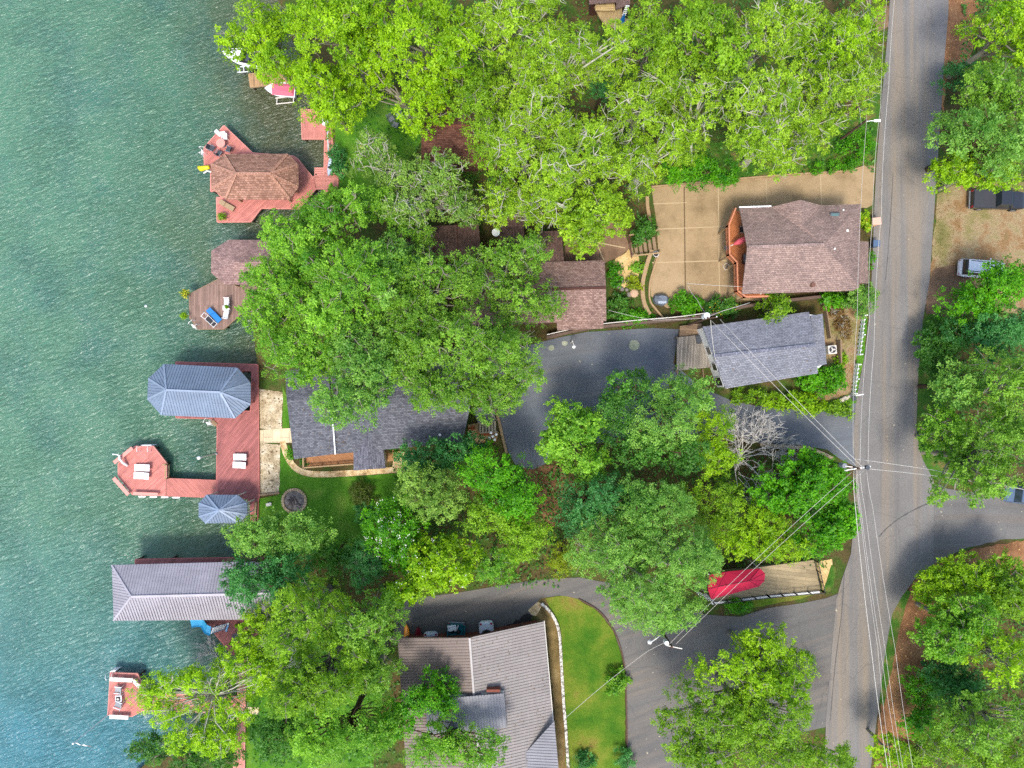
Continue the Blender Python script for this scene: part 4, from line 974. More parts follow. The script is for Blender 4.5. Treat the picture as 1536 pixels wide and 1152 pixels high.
m = MB(); m.frust([(-1.6, -.7, .88), (.9, -.68, .9), (1.0, 0, .92), (.9, .68, .9), (-1.6, .7, .88)], [(-1.4, -.35, 1.15), (.3, -.25, 1.2), (.5, 0, 1.18), (.3, .25, 1.2), (-1.4, .35, 1.15)]); m.build('cover', M['pink_cover'], b2)
lf = thing('boat_lift', 'pale timber lift frame in the water under the pink covered boat', 'lift', W(427, 151, .3), R(6))
for sy in (-.33, .33): MB().bar((-1.0, sy, .1), (1.15, sy, .1), .1, .1).build('beam', M['offwhite'], lf)
for x in (-.9, 1.0): MB().bar((x, -.4, .12), (x + .15, .4, .12), .08, .12).build('crossbar', M['offwhite'], lf)
for x in (-.9, 1.0): MB().cyl((x, 0, -2.8), .07, 2.9, 8).build('post', M['grey'], lf)

# -- brown-roofed boathouse with the wooden sun deck
d4 = thing('boathouse', 'brown octagon-roofed boathouse with a weathered wooden sun deck', 'boathouse', W(350, 430, 0), group='boathouses on the lake', world=True)
dock(d4, [(330, 417.5), (345, 400), (392, 400), (392, 470), (362, 470), (353, 478), (335.5, 493.5), (297, 493.5), (284.5, 477), (284, 441.5)], Z, M['greyV'], M['wood'])
ze, zr = 4.2, 5.6
ring = [W(x, y, ze) for x, y in ((343, 359.6), (420, 360), (444, 378), (444, 411), (420, 427), (338, 427), (316.5, 409.6), (317, 376))]
hip(d4, ring, [W(353, 393, zr), W(410, 393, zr)], shingle('mauve_shingle', C(156, 126, 120, .74), R(0), .22, tint=C(178, 146, 138, .74)), GR)
for i in (0, 1, 4, 5, 6, 7):
    p = ring[i]; c = W(380, 393, ze); q = p + (c - p) * .1; MB().box((q.x, q.y, ze / 2 - 1.2), (.16, .16, ze + 2.3)).build('post', M['timber'], d4)
a1 = armchair('adirondack_chair', 'white slatted armchair on the sun deck, nearer the brown roof', 342, 454, Z, R(0), M['white'], M['white'], .95, 'white armchairs on the sun deck', slats=True)
dup(a1, W(341, 472, Z), R(-12), 'white slatted armchair on the sun deck, nearer the blue cushion', 'white armchairs on the sun deck')
tb = thing('side_table', 'small white side table with a plant between the white armchairs', 'table', W(342, 462.5, Z), 0)
MB().box((0, 0, .5), (.75, .55, .05)).build('tabletop', M['white'], tb)
for x in (-.3, .3):
    for y in (-.2, .2): MB().box((x, y, .25), (.05, .05, .5)).build('leg', M['white'], tb)
pot('potted_plant', 'little potted plant on the white side table', 343, 461, Z + .55, .14, 'moss', .2)
cu = chaise('sun_lounger', 'bright blue cushioned lounger on the wooden sun deck', 'lounger', 323.5, 473.5, Z, R(133), M['blue'], M['white'], 1.85, .62, .12)
fl = thing('lounger_frame', 'bare metal lounger with dark webbing beside the blue cushion', 'lounger', W(316, 480.5, Z), R(137))
for sy in (-.28, .28): MB().tube([(-.95, sy, .3), (.45, sy, .3), (.95, sy, .55)], .03, 6).build('side_rail', M['white'], fl)
MB().box((.0, 0, .32), (.75, .5, .03)).build('webbing', M['black'], fl); MB().box((-.65, 0, .32), (.3, .5, .03)).build('webbing', M['black'], fl)
for x in (-.9, -.45, .45, .9): MB().box((x, 0, .33 + max(0, x - .45) * .5), (.04, .56, .04)).build('crossbar', M['white'], fl)
for x in (-.7, .5):
    for sy in (-.28, .28): MB().cyl((x, sy, 0), .025, .3, 6).build('leg', M['white'], fl)
ladder('swim_ladder', 'white swim ladder on the lower left corner of the wooden sun deck', 292, 488, Z, R(225), .7)
pot('potted_plant', 'yellow and green plant at the upper left corner of the sun deck', 282, 441, Z, .22, 'yellow', .5, flower='petal_yellow')
pot('potted_plant', 'round green plant at the left corner of the sun deck', 280, 474, Z, .22, 'lime', .42)

# -- blue metal roofed boathouse with the L-shaped red deck
d5 = thing('boathouse', 'blue-grey metal roofed boathouse on a broad red plank deck', 'boathouse', W(340, 640, 0), group='boathouses on the lake', world=True)
dock(d5, [(264, 543), (386.5, 547), (388.5, 748), (324.5, 746.5), (326, 640), (318, 631), (317, 628), (264, 626.5), (264, 617), (376, 617), (378, 556), (264, 552)], Z, M['redD'], M['redrim'])
blue = metalroof('blue_metal', C(128, 144, 164, .66), .5, 0, .15)
ze, zr = 4.3, 6.0
ring = [W(x, y, ze) for x, y in ((246, 546), (356.6, 551.5), (376, 574), (376, 606.7), (352.7, 627.5), (242, 623), (221, 599), (222.4, 567.6))]
hip(d5, ring, [W(249.5, 585, zr), W(330.5, 588.4, zr)], blue, GR, th=.06, rib=(.3, .055, .05), cap=metalroof('blue_cap', C(152, 166, 184), .4), capw=.2)
for p in ring:
    c = W(300, 587, ze); q = p + (c - p) * .14; MB().box((q.x, q.y, ze / 2 - 1.3), (.16, .16, ze + 2.5)).build('post', M['redrim'], d5)
b3 = thing('motor_boat', 'white boat moored under the blue metal boathouse roof', 'boat', W(345, 585, -.1), R(0))
boat(b3, 5.6, 2.1, M['white'], M['white']); MB().box((-1, 0, 1.0), (2.2, 1.3, .25)).build('seat', M['darkgrey'], b3, .05)
MB().frust([(.6, -.7, .9), (.7, -.7, .9), (.7, .7, .9), (.6, .7, .9)], [(.2, -.6, 1.35), (.27, -.6, 1.35), (.27, .6, 1.35), (.2, .6, 1.35)]).build('windscreen', M['glass'], b3)
c1 = chaise('sun_lounger', 'white sun lounger on the red deck, upper of the pair nearest the gravel', 'lounger', 362, 685, Z, R(0), M['white'], M['offwhite'], 1.55, .72, .3, 'white loungers on the red decks')
dup(c1, W(361, 697, Z), R(-2), 'white sun lounger on the red deck, lower of the pair nearest the gravel')
dup(c1, W(216, 701, Z), R(0), 'white sun lounger on the octagonal deck, upper of the pair').scale = (1.18, 1.05, 1)
dup(c1, W(215, 713, Z), R(-2), 'white sun lounger on the octagonal deck, lower of the pair').scale = (1.18, 1.05, 1)
ladder('swim_ladder', 'white swim ladder at the inner corner of the red deck', 313.5, 633.5, Z, R(240), .6)
mt = thing('dock_mat', 'small tan mat at the inner corner of the red deck', 'mat', W(321, 634.5, Z), R(-40)); MB().box((0, 0, .05), (.7, .4, .1)).build('pad', M['timber'], mt); MB().box((0, 0, .11), (.6, .3, .02)).build('top', M['wood'], mt)
dl = thing('dock_lamp', 'tall white dock lamp leaning over the enclosed water beside the red deck', 'lamp', W(325, 680.5, Z), 0)
MB().cyl((0, 0, 0), .045, 4.2, 8).build('pole', M['offwhite'], dl); MB().ball((0, 0, 4.35), .2).build('globe', M['lampglobe'], dl, smooth=True); MB().cyl((0, 0, 0), .12, .12, 10).build('base', M['grey'], dl)
# octagonal platform and its walkway
oc = thing('dock', 'octagonal red swim deck with plank benches and a walkway', 'dock', W(215, 710, 0), group='docks on the lake', world=True)
dock(oc, [(201.7, 669.8), (229.8, 669.8), (249.4, 694.8), (249.4, 717.5), (248.8, 743.5), (198.6, 741.7), (177.5, 714), (177.2, 696)], Z, M['pinkD'], M['pinkrim'])
dock(oc, [(249.8, 718), (325.6, 721), (324.2, 746.3), (249.4, 743.5)], Z, M['redE'], M['redrim'], 'walkway')
def bench(root, a, b, z, w, mat):
    A_, B_ = W(*a, z), W(*b, z); u = Vector((0, 0, 1))
    o = MB().bar(A_ + u * .45, B_ + u * .45, w, .07).build('bench', mat, root)
    m = MB()
    for t in (.1, .5, .9): p = A_ + (B_ - A_) * t; m.box((p.x, p.y, z + .2), (.1, .3, .4))
    m.build('bench_leg', mat, o)
bench(oc, (174, 716), (196, 741), Z, .42, M['pinkrim']); bench(oc, (203, 739), (240, 740.5), Z, .34, M['pinkrim']); bench(oc, (202, 671.5), (174.5, 693.5), Z, .4, M['pinkrim'])
railing([W(249.8, 695.5, Z), W(254.5, 696, Z), W(254, 717, Z)], .9, .08, .6).build('railing', M['timber'], oc)
for i in range(4): m = MB().box(W(214 + i * 17, 744.6 + i * .5, .9), (.8, .16, .3)); m.build('bumper', M['white'], oc)
ladder('swim_ladder', 'broad white swim ladder on the top edge of the octagonal deck', 219, 671, Z, R(90), 1.2)
hr = thing('water_slide', 'white curved slide rail on the left edge of the octagonal deck', 'slide', W(184, 688, Z), 0)
MB().tube([(.6, -.75, .1), (.3, -.4, .5), (.1, .1, .8), (.15, .45, .9), (-.1, .55, .9), (-.5, .6, .85)], [.16, .13, .12, .12, .07, .05], 8).build('chute', M['white'], hr, smooth=True); MB().cyl((.1, .3, 0), .05, .8, 8).build('post', M['grey'], hr); MB().ball((-.55, .6, .85), .1).build('knob', M['white'], hr)
# small blue canopy
d6 = thing('boathouse', 'small blue-grey metal canopy over the water below the red deck', 'boathouse', W(330, 768, 0), group='boathouses on the lake', world=True)
ze, zr = 3.9, 5.0
ring = [W(x, y, ze) for x, y in ((309.7, 742), (356.6, 742.3), (371, 754.6), (371, 772), (359, 784.5), (308, 785), (298, 775), (298, 754.6))]
G1_ = [[0, 1, 'r0'], [1, 2, 'r0'], [2, 3, 'r0'], [3, 4, 'r0'], [4, 5, 'r0'], [5, 6, 'r0'], [6, 7, 'r0'], [7, 0, 'r0']]
hip(d6, ring, [W(329, 765.5, zr)], blue, G1_, th=.06, rib=(.3, .055, .05), cap=metalroof('blue_cap_b', C(150, 165, 184), .4), capw=.18)
for p in ring:
    c = W(333, 764, ze); q = p + (c - p) * .08; MB().cyl((q.x, q.y, -2.5), .09, ze + 2.45, 8).build('post', M['offwhite'], d6)
dock(d6, [(372, 749), (387, 749), (386, 790), (376, 790), (376, 757)], Z, M['redD'], M['redrim'])
# long pale roof boathouse
d7 = thing('boathouse', 'long boathouse with a pale ribbed metal roof and a red deck', 'boathouse', W(260, 888, 0), group='boathouses on the lake', world=True)
dock(d7, [(203, 839.5), (404, 836), (404, 846), (203, 848)], Z, M['redD'], M['redrim'])
dock(d7, [(300, 924), (398, 922), (392, 950), (366, 964), (353, 982), (348, 982), (309, 934)], Z, M['redD'], M['redrim'], 'deck')
pale = metalroof('pale_metal', C(176, 170, 176, .64), .5, 0, .12)
ze, zr = 4.6, 6.2
q0, q1, q2, q3 = W(167.8, 847.5, ze), W(402, 841.5, ze), W(408, 929, ze), W(170.4, 931, ze); r0, r1 = W(197, 895, zr), W(405, 890, zr)
fs = [[q0, q1, r1, r0], [r0, r1, q2, q3], [q0, r0, q3]]
m = roof_mb(fs, .08)
for f in fs: ribs(m, f, .3, .055, .05)
rf = m.build('roof', pale, d7); c = MB(); ridgecap(c, [r0, r1], .24); ridgecap(c, [q0, r0], .2); ridgecap(c, [q3, r0], .2); c.build('ridge_cap', metalroof('pale_cap_b', C(184, 178, 184, .66), .5, 0, .1), rf)
for x in (176, 230, 290, 350, 398):
    for y in (862, 916): p = W(x, y, ze); MB().box((p.x, p.y, ze / 2 - 1.3), (.18, .18, ze + 2.45)).build('post', M['offwhite'], d7)
sl_ = thing('water_slide', 'curved sky-blue water slide with white steps on the red deck below the pale roof', 'slide', W(318, 940, Z), 0, world=True)
P_ = [W(x, y, z) for x, y, z in ((286, 934, .5), (295, 932.5, .75), (303, 933, 1.2), (306.5, 938, 1.9), (310, 943, 2.5), (316, 945.5, 2.9))]
m = MB(); pr = None
for i, p in enumerate(P_):
    d = (P_[min(i + 1, 5)] - P_[max(0, i - 1)]).normalized(); s_ = Vector((-d.y, d.x, 0)).normalized()
    cur = [p + s_ * .52 + Vector((0, 0, .22)), p + s_ * .42, p - s_ * .42, p - s_ * .52 + Vector((0, 0, .22))]
    if pr: m.add(pr + cur, [(k, k + 1, 4 + k + 1, 4 + k) for k in range(3)])
    pr = cur
m.build('chute', M['lightblue'], sl_)
s = MB()
for i in range(8): s.box(W(318.5 + i * 2.6, 946 - i * .85, 3.0 - i * .22), (.11, .72, .05), R(-22))
s.build('steps', M['white'], sl_)
s = MB(); s.bar(W(317, 942, 2.9), W(337, 936, 1.35), .05, .1); s.bar(W(318, 950, 2.9), W(338, 943, 1.35), .05, .1); s.build('side_rail', M['paleblue'], sl_)
for x, y, z in ((306.5, 938, 1.9), (316, 945.5, 2.9)): p = W(x, y, z); MB().cyl((p.x, p.y, Z - 2), .05, z - Z + 1.9, 8).build('post', M['grey'], sl_)
pb = thing('float_mat', 'pale blue floating mat lying on the red deck at the foot of the slide', 'mat', W(341, 941, Z), R(75)); MB().box((0, 0, .06), (.95, .24, .1)).build('mat', M['paleblue'], pb, .03); MB().cyl((.45, 0, .01), .12, .12, 10).build('pillow', M['white'], pb)
pot('planter', 'round white planter on the red deck by the lime leaves', 357, 936.5, Z, .26, 'lime', .16); pot('planter', 'round white planter on the red deck near the dark table', 348.5, 963, Z, .26, 'lime', .16)
tb = thing('patio_table', 'dark round table on the red deck beside the round planters', 'table', W(358, 953, Z), 0)
MB().cyl((0, 0, .68), .5, .05, 20).build('tabletop', M['darkgrey'], tb); MB().cyl((0, 0, 0), .05, .68, 8).build('pedestal', M['iron'], tb); MB().cyl((0, 0, 0), .25, .04, 12).build('base', M['iron'], tb)
# bottom pink dock
d8 = thing('dock', 'long faded pink dock with a lounge platform under the sparse lime tree', 'dock', W(260, 1050, 0), group='docks on the lake', world=True)
dock(d8, [(165.6, 1009.5), (206, 1011), (214, 1030), (214, 1040), (366, 1046), (366, 1070), (214, 1066), (198, 1074.5), (161.7, 1072.5)], Z, M['pinkD'], M['pinkrim'])
dock(d8, [(357, 990), (368, 990), (366, 1160), (350, 1160), (357, 1070)], Z + .05, M['pinkH'], M['pinkrim'], 'walkway', False)
bench(d8, (168, 1016), (203, 1018), Z, .45, M['offwhite']); bench(d8, (203, 1018), (213, 1028), Z, .4, M['offwhite']); bench(d8, (168, 1072), (196, 1073.5), Z, .45, M['offwhite'])
drape('footpath', [(368, 1060), (389, 1061), (389, 1071), (368, 1071)], .08, M['concrete_path'])
a2 = armchair('patio_chair', 'pale sling chair on the faded pink dock, above the square table', 181, 1032, Z, R(-5), M['fabric'], M['white'], .66, 'pale sling chairs on the faded dock')
a2.scale = (1.35, 1.1, 1); b_ = dup(a2, W(181, 1054.5, Z), R(-20), 'pale sling chair on the faded pink dock, below the square table'); b_.scale = (1.35, 1.1, 1)
tb = thing('side_table', 'square white-rimmed table between the sling chairs on the faded dock', 'table', W(181.5, 1045, Z), 0)
MB().box((0, 0, .5), (.7, .7, .05)).build('tabletop', M['white'], tb); MB().box((0, 0, .53), (.5, .5, .02)).build('inset', M['black'], tb); MB().cyl((0, 0, .54), .12, .1, 12).build('ashtray', M['offwhite'], tb)
for x in (-.28, .28):
    for y in (-.28, .28): MB().box((x, y, .25), (.05, .05, .48)).build('leg', M['white'], tb)
ladder('swim_ladder', 'white swim ladder at the top left corner of the faded pink dock', 169, 1010, Z, R(100), .7)
fp_ = thing('flagpole', 'white flagpole with a limp white flag at the corner of the faded pink dock', 'flagpole', W(162.5, 1072, Z), 0)
MB().cyl((0, 0, -.5), .05, 6.6, 8, .035).build('pole', M['white'], fp_); MB().ball((0, 0, 6.15), .12).build('finial', M['white'], fp_)
m = MB(); gr_ = []
for i in range(7):
    u = i / 6; wv_ = .1 * math.sin(i * 1.9)
    gr_.append([(.05 + u * 1.0 + v * .1, -.05 - u * .75 - v * .55 * (1 - .35 * u) + wv_, 5.95 - u * .75 - v * .62 + .5 * wv_) for v in (0, .5, 1)])
for p_, q_ in zip(gr_, gr_[1:]):
    for k in range(2): m.face([p_[k], q_[k], q_[k + 1], p_[k + 1]])
m.build('flag', plain('flag_cloth', C(248, 238, 238, .85), .8, var=.04), fp_)
by = thing('buoy', 'small white buoy floating alone on the lake', 'buoy', W(219, 459, 0), 0); MB().ball((0, 0, .02), .16, 12, 8).build('float', M['white'], by, smooth=True); MB().cyl((0, 0, .15), .03, .12, 8).build('loop', M['grey'], by)
# ================================================================ VEHICLES
def car(name, label, px, py, rz, L, w, paint, zr=1.45, belt=.9, cab=(-.28, .2), roof=(-.18, .06), hood=.78, trunk=.85, group=None, roofm=None, kind='car'):
    t = thing(name, label, kind, G(px, py, .07), rz, group)
    # body: closed loft with rounded ends in plan (x forward)
    secs = [(-.5, .72, .42, .72), (-.485, .9, .28, trunk - .04), (-.4, .99, .22, trunk), (-.2, 1, .2, belt), (.15, 1, .2, belt), (.3, .99, .22, hood + .04), (.44, .92, .26, hood - .04), (.49, .78, .34, .6), (.5, .66, .42, .54)]
    m = MB(); rings = []
    for u, ww, z0, z1 in secs:
        h = w / 2 * ww; zm = z0 + (z1 - z0) * .6
        rings.append([(u * L, -h * .9, z0), (u * L, -h, zm - .12), (u * L, -h, zm), (u * L, -h * .84, z1), (u * L, 0, z1 + .03), (u * L, h * .84, z1), (u * L, h, zm), (u * L, h, zm - .12), (u * L, h * .9, z0)])
    for a, b in zip(rings, rings[1:]): m.add(a + b, [(k, 9 + k, 9 + (k + 1) % 9, (k + 1) % 9) for k in range(9)])
    m.face(rings[0]); m.face(rings[-1][::-1]); m.build('body', paint, t, smooth=False)
    a, b = cab[0] * L, cab[1] * L; c, d = roof[0] * L, roof[1] * L; h0, h1 = w * .43, w * .36
    MB().frust([(a, -h0, belt - .02), (b, -h0, belt - .02), (b, h0, belt - .02), (a, h0, belt - .02)], [(c, -h1, zr - .04), (d, -h1, zr - .04), (d, h1, zr - .04), (c, h1, zr - .04)]).build('window', M['glass'], t, .04)
    MB().frust([(c, -h1, zr - .045), (d, -h1, zr - .045), (d, h1, zr - .045), (c, h1, zr - .045)], [(c + .06, -h1 * .92, zr), (d - .06, -h1 * .92, zr), (d - .06, h1 * .92, zr), (c + .06, h1 * .92, zr)]).build('roof', roofm or paint, t)
    for x in (-.31, .31):
        for s_ in (-1, 1):
            wl = MB(); p = [(x * L, s_ * (w / 2 - .2), .32), (x * L, s_ * (w / 2 + .01), .32)]; wl.tube(p, .32, 16); o = wl.build('wheel', M['tyre'], t)
            MB().tube([(x * L, s_ * (w / 2 + .005), .32), (x * L, s_ * (w / 2 + .02), .32)], .2, 12).build('rim', M['grey'], o)
    for s_ in (-1, 1):
        MB().box((-.492 * L, s_ * w * .33, .68), (.07, w * .17, .14)).build('taillight', M['redlamp'], t, .02)
        MB().box((.485 * L, s_ * w * .32, .58), (.07, w * .17, .12)).build('headlight', M['lampglobe'], t, .02)
        MB().box((.12 * L, s_ * (w / 2 + .07), belt + .02), (.14, .16, .1)).build('mirror', paint, t, .02)
    return t
def roadster(name, label, px, py, rz, white):
    t = thing(name, label, 'car', G(px, py, .05), rz, 'small white cars under the eave')
    L, w = 3.95, 1.68
    secs = [(-.5, .56, .36, .56), (-.485, .76, .28, .72), (-.44, .93, .24, .82), (-.3, 1, .2, .86), (0, 1, .2, .82), (.25, .97, .22, .8), (.42, .85, .28, .7), (.49, .6, .36, .52)]
    m = MB(); rings = []
    for u, ww, z0, z1 in secs:
        h = w / 2 * ww; zm = z0 + (z1 - z0) * .62
        rings.append([(u * L, -h * .9, z0), (u * L, -h, zm - .1), (u * L, -h * .97, zm), (u * L, -h * .78, z1 - .03), (u * L, 0, z1 + .03), (u * L, h * .78, z1 - .03), (u * L, h * .97, zm), (u * L, h, zm - .1), (u * L, h * .9, z0)])
    for a, b in zip(rings, rings[1:]): m.add(a + b, [(k, 9 + k, 9 + (k + 1) % 9, (k + 1) % 9) for k in range(9)])
    m.face(rings[0]); m.face(rings[-1][::-1]); m.build('body', white, t, smooth=True)
    e = lambda a, b, cx, z: [(cx + a * math.cos(k * PI / 10), b * math.sin(k * PI / 10), z) for k in range(20)]
    MB().frust(e(.95, .66, -.25, .82), e(.8, .56, -.2, 1.0)).build('soft_top', M['black'], t)
    MB().frust(e(.62, .5, -.15, .99), e(.45, .4, -.12, 1.14)).build('roof_panel', M['iron'], t)
    MB().box((-.62, 0, 1.03), (.2, .7, .05), 0, 0, -.5).build('rear_window', plain('rear_screen', C(150, 170, 180), .1), t)
    for s_ in (-1, 1):
        MB().cyl((-.43 * L, s_ * .56, .76), .12, .05, 12).build('taillight', M['redlamp'], t); MB().box((.47 * L, s_ * .45, .56), (.1, .2, .1)).build('headlight', M['lampglobe'], t)
        for x in (-.3, .31):
            o = MB().tube([(x * L, s_ * (w / 2 - .18), .3), (x * L, s_ * (w / 2 + .005), .3)], .3, 16).build('wheel', M['tyre'], t); MB().tube([(x * L, s_ * (w / 2), .3), (x * L, s_ * (w / 2 + .015), .3)], .19, 12).build('rim', M['grey'], o)
    MB().cyl((-.42 * L, 0, .86), .04, .03, 10).build('badge', M['black'], t)
    return t
roadster('parked_car', 'small white car with a black soft top parked at the silver roof edge', 731, 955, R(-86), M['carwhite'])
roadster('parked_car', 'small white car with only its rounded tail showing at the taupe roof edge', 648, 971, R(-88), M['carwhite'])
def pickup(name, label, px, py, rz, L, w, paint, bedm, cargo=None, cat='pickup truck', coverm=None):
    t = thing(name, label, cat, G(px, py, .07), rz)
    m = MB()
    def loft(secs, nm, mat):
        m = MB(); rr = []
        for x, h, z0, z1 in secs: rr.append([(x, -h * .92, z0), (x, -h, z0 + .15), (x, -h, z1 - .14), (x, -h * .9, z1), (x, h * .9, z1), (x, h, z1 - .14), (x, h, z0 + .15), (x, h * .92, z0)])
        for a, b in zip(rr, rr[1:]): m.add(a + b, [(k, 8 + k, 8 + (k + 1) % 8, (k + 1) % 8) for k in range(8)])
        m.face(rr[0]); m.face(rr[-1][::-1]); return m.build(nm, mat, t)
    h = w / 2
    loft([(-.08 * L, h * .97, .4, 1.1), (.2 * L, h * .98, .4, 1.1), (.22 * L, h * .96, .4, 1.08), (.42 * L, h * .93, .42, 1.02), (.49 * L, h * .82, .45, .9), (.5 * L, h * .75, .5, .75)], 'body', paint)
    fl = MB().box((-.285 * L, 0, .62), (.41 * L, w * .9, .1)); bed = fl.build('bed_floor', bedm, t)
    for s_ in (-1, 1): MB().box((-.285 * L, s_ * (h - .07), .78), (.41 * L, .13, .62)).build('bed_side', paint, t, .02)
    MB().box((-.49 * L, 0, .8), (.08, w * .92, .55)).build('tailgate', paint, t, .02); MB().box((-.505 * L, 0, .5), (.12, w * .95, .16)).build('bumper', M['grey'], t, .03)
    if coverm: MB().box((-.285 * L, 0, 1.1), (.4 * L, w * .92, .05)).build('bed_cover', coverm, t, .015)
    a, b, c, d = -.08 * L, .26 * L, -.05 * L, .15 * L
    MB().frust([(a, -h * .9, 1.08), (b, -h * .9, 1.08), (b, h * .9, 1.08), (a, h * .9, 1.08)], [(c, -h * .72, 1.68), (d, -h * .72, 1.68), (d, h * .72, 1.68), (c, h * .72, 1.68)]).build('window', M['glass'], t, .03)
    MB().box(((c + d) / 2, 0, 1.7), (d - c, w * .74, .06)).build('roof', paint, t, .03)
    for s_ in (-1, 1):
        MB().box((-.497 * L, s_ * w * .42, .86), (.06, .16, .34)).build('taillight', M['redlamp'], t, .015); MB().box((.488 * L, s_ * w * .34, .78), (.1, .3, .16)).build('headlight', M['lampglobe'], t, .015)
        MB().box((.2 * L, s_ * (h + .1), 1.1), (.14, .2, .16)).build('mirror', paint, t, .02)
        for x in (-.31, .32):
            o = MB().tube([(x * L, s_ * (h - .24), .38), (x * L, s_ * (h + .01), .38)], .38, 18).build('wheel', M['tyre'], t); MB().tube([(x * L, s_ * h, .38), (x * L, s_ * (h + .025), .38)], .24, 14).build('rim', M['grey'], o)
    return t
pickup('pickup_truck', 'teal pickup with its loaded bed sticking out from the taupe roof', 684, 965, R(-93), 5.0, 1.95, M['teal'], M['teal'])
p = G(684, 942, .78)
cg = thing('cargo_bag', 'black bin bags heaped in the bed of the teal pickup', 'bag', p, 0)
rr = random.Random(3)
for i in range(6): MB().ball((rr.uniform(-.5, .5), rr.uniform(-.5, .3), .1), rr.uniform(.18, .28), 9, 6, .8).build('bag', M['black'], cg)
cg = thing('cargo_sheet', 'crumpled white sheet on the bin bags in the teal pickup', 'sheet', p + Vector((-.35, .4, .3)), 0)
m = MB(); n = 7
vs = [(.16 * (i - 3) + rr.uniform(-.05, .05), .11 * (j - 3) + rr.uniform(-.05, .05), rr.uniform(-.02, .16)) for j in range(n) for i in range(n)]
m.add(vs, [(j * n + i, j * n + i + 1, (j + 1) * n + i + 1, (j + 1) * n + i) for j in range(n - 1) for i in range(n - 1)]); m.build('sheet', M['white'], cg); MB().tube([(.3, -.3, .1), (.6, 0, .2), (.7, .35, .15)], .06, 6).build('fold', M['offwhite'], cg)
k1 = thing('kayak', 'orange kayak with its bow poking out from the taupe roof edge', 'kayak', G(611, 953, .1), R(92), 'kayaks under the eave'); kayak_parts(k1, M['orange'], 2.9, .36)
k2 = thing('kayak', 'maroon kayak with its bow poking out from the taupe roof edge', 'kayak', G(628, 957, .1), R(90), 'kayaks under the eave'); kayak_parts(k2, M['maroon'], 2.9, .38)
pickup('pickup_truck', 'black pickup with a covered bed on the dry grass across the street', 1489, 303, R(-2), 5.7, 1.98, M['carblack'], M['black'], coverm=plain('bed_cover_vinyl', (.03, .03, .034, 1), .7))
van = car('parked_van', 'white van half hidden by dark leaves on the parking ground across the street', 1466, 405, R(-4), 4.9, 1.9, M['carwhite'], 1.75, 1.0, (-.47, .3), (-.43, .12), .92, .95, kind='van')
for y in (-.55, .55): MB().box((-.7, y, 1.78), (2.4, .06, .05)).build('roof_rail', M['darkgrey'], van)
car('parked_car', 'grey-blue car at the right edge under the trees by the side road', 1530, 742, R(-8), 4.7, 1.85, M['carblue'])
c_ = car('parked_car', 'dark car at the very top edge beside the driveway apron', 1326, -28, R(80), 4.5, 1.8, M['carblack'])

# ================================================================ POLES AND WIRES
def pole(name, label, x, y, zt, base_z=None, arms=(), r=.15):
    p = W(x, y, zt); g = gz(p.x)
    t = thing(name, label, 'utility pole', (p.x, p.y, g), 0, 'utility poles')
    MB().cyl((0, 0, -.5), r, zt - g + .5, 12, r * .7).build('pole', M['pole'], t)
    return t, p, zt - g
ZT = 15.0
pm, PM, hm = pole('utility_pole', 'tall utility pole at the road junction carrying the bundle of wires', 1289, 703, ZT)
for dz, ang, ln in ((-.35, R(10), 2.4), (-1.1, R(-8), 1.6)):
    MB().box((0, 0, hm + dz), (ln, .1, .12), ang).build('crossarm', M['offwhite'], pm)
for x in (-1.1, -.4, .45, 1.05): MB().cyl((x, x * .17, hm - .3), .06, .22, 8).build('insulator', M['white'], pm)
MB().cyl((-.45, .05, hm - 2.6), .24, .8, 14).build('transformer', M['grey'], pm); MB().cyl((.8, .1, hm - .35), .2, .35, 12).build('cap_box', M['darkgrey'], pm)
pb_, PB, hb_ = pole('utility_pole', 'utility pole with a white transformer above the grey bungalow porch', 1062, 477, 11.6)
MB().cyl((-.05, .25, hb_ - 1.1), .3, .95, 16).build('transformer', M['white'], pb_); MB().cyl((-.05, .25, hb_ - .15), .05, .2, 8).build('bushing', M['offwhite'], pb_)
MB().box((.3, 0, hb_ - .2), (1.3, .09, .1), R(8)).build('crossarm', M['pole'], pb_)
for x in (-.2, .85): MB().cyl((x, x * .14, hb_ - .15), .05, .2, 8).build('insulator', M['white'], pb_)
pl_, PL, hl_ = pole('utility_pole', 'leaning brown utility pole with a round lamp over the lower driveway', 1008, 971, 11.5)
MB().cyl((-.3, .05, hl_ - 1.6), .22, .7, 12).build('transformer', M['white'], pl_); MB().box((.3, -.05, hl_ - .2), (1.5, .09, .1), R(-12)).build('crossarm', M['offwhite'], pl_)
MB().tube([(0, 0, hl_ - 4), (-.7, -.5, hl_ - 3.7), (-1.3, -.95, hl_ - 3.8)], .04, 6).build('lamp_arm', M['white'], pl_); MB().cyl((-1.35, -1.0, hl_ - 4.0), .24, .18, 16, .12).build('lamp_shade', M['white'], pl_)
pt_, PT, ht_ = pole('utility_pole', 'utility pole with a white street lamp in the lime trees at the verge', 1300, 180, 11.0)
MB().tube([(0, 0, ht_ - .5), (.5, 0, ht_ - .2), (.9, 0, ht_ - .2)], .04, 6).build('lamp_arm', M['white'], pt_); MB().box((1.15, .02, ht_ - .2), (.65, .26, .14)).build('lamp_head', M['lampglobe'], pt_, .05)
ld2 = thing('lamp_post', 'short driveway lamp with a white globe above the wide asphalt driveway', 'lamp', G(855.5, 514), 0)
MB().cyl((0, 0, 0), .05, 2.7, 8).build('post', M['offwhite'], ld2); MB().tube([(0, 0, 2.6), (.1, -.3, 2.75), (.15, -.55, 2.75)], .035, 6).build('arm', M['offwhite'], ld2); MB().ball((.15, -.6, 2.7), .2).build('globe', M['lampglobe'], ld2, smooth=True)
WN = 0
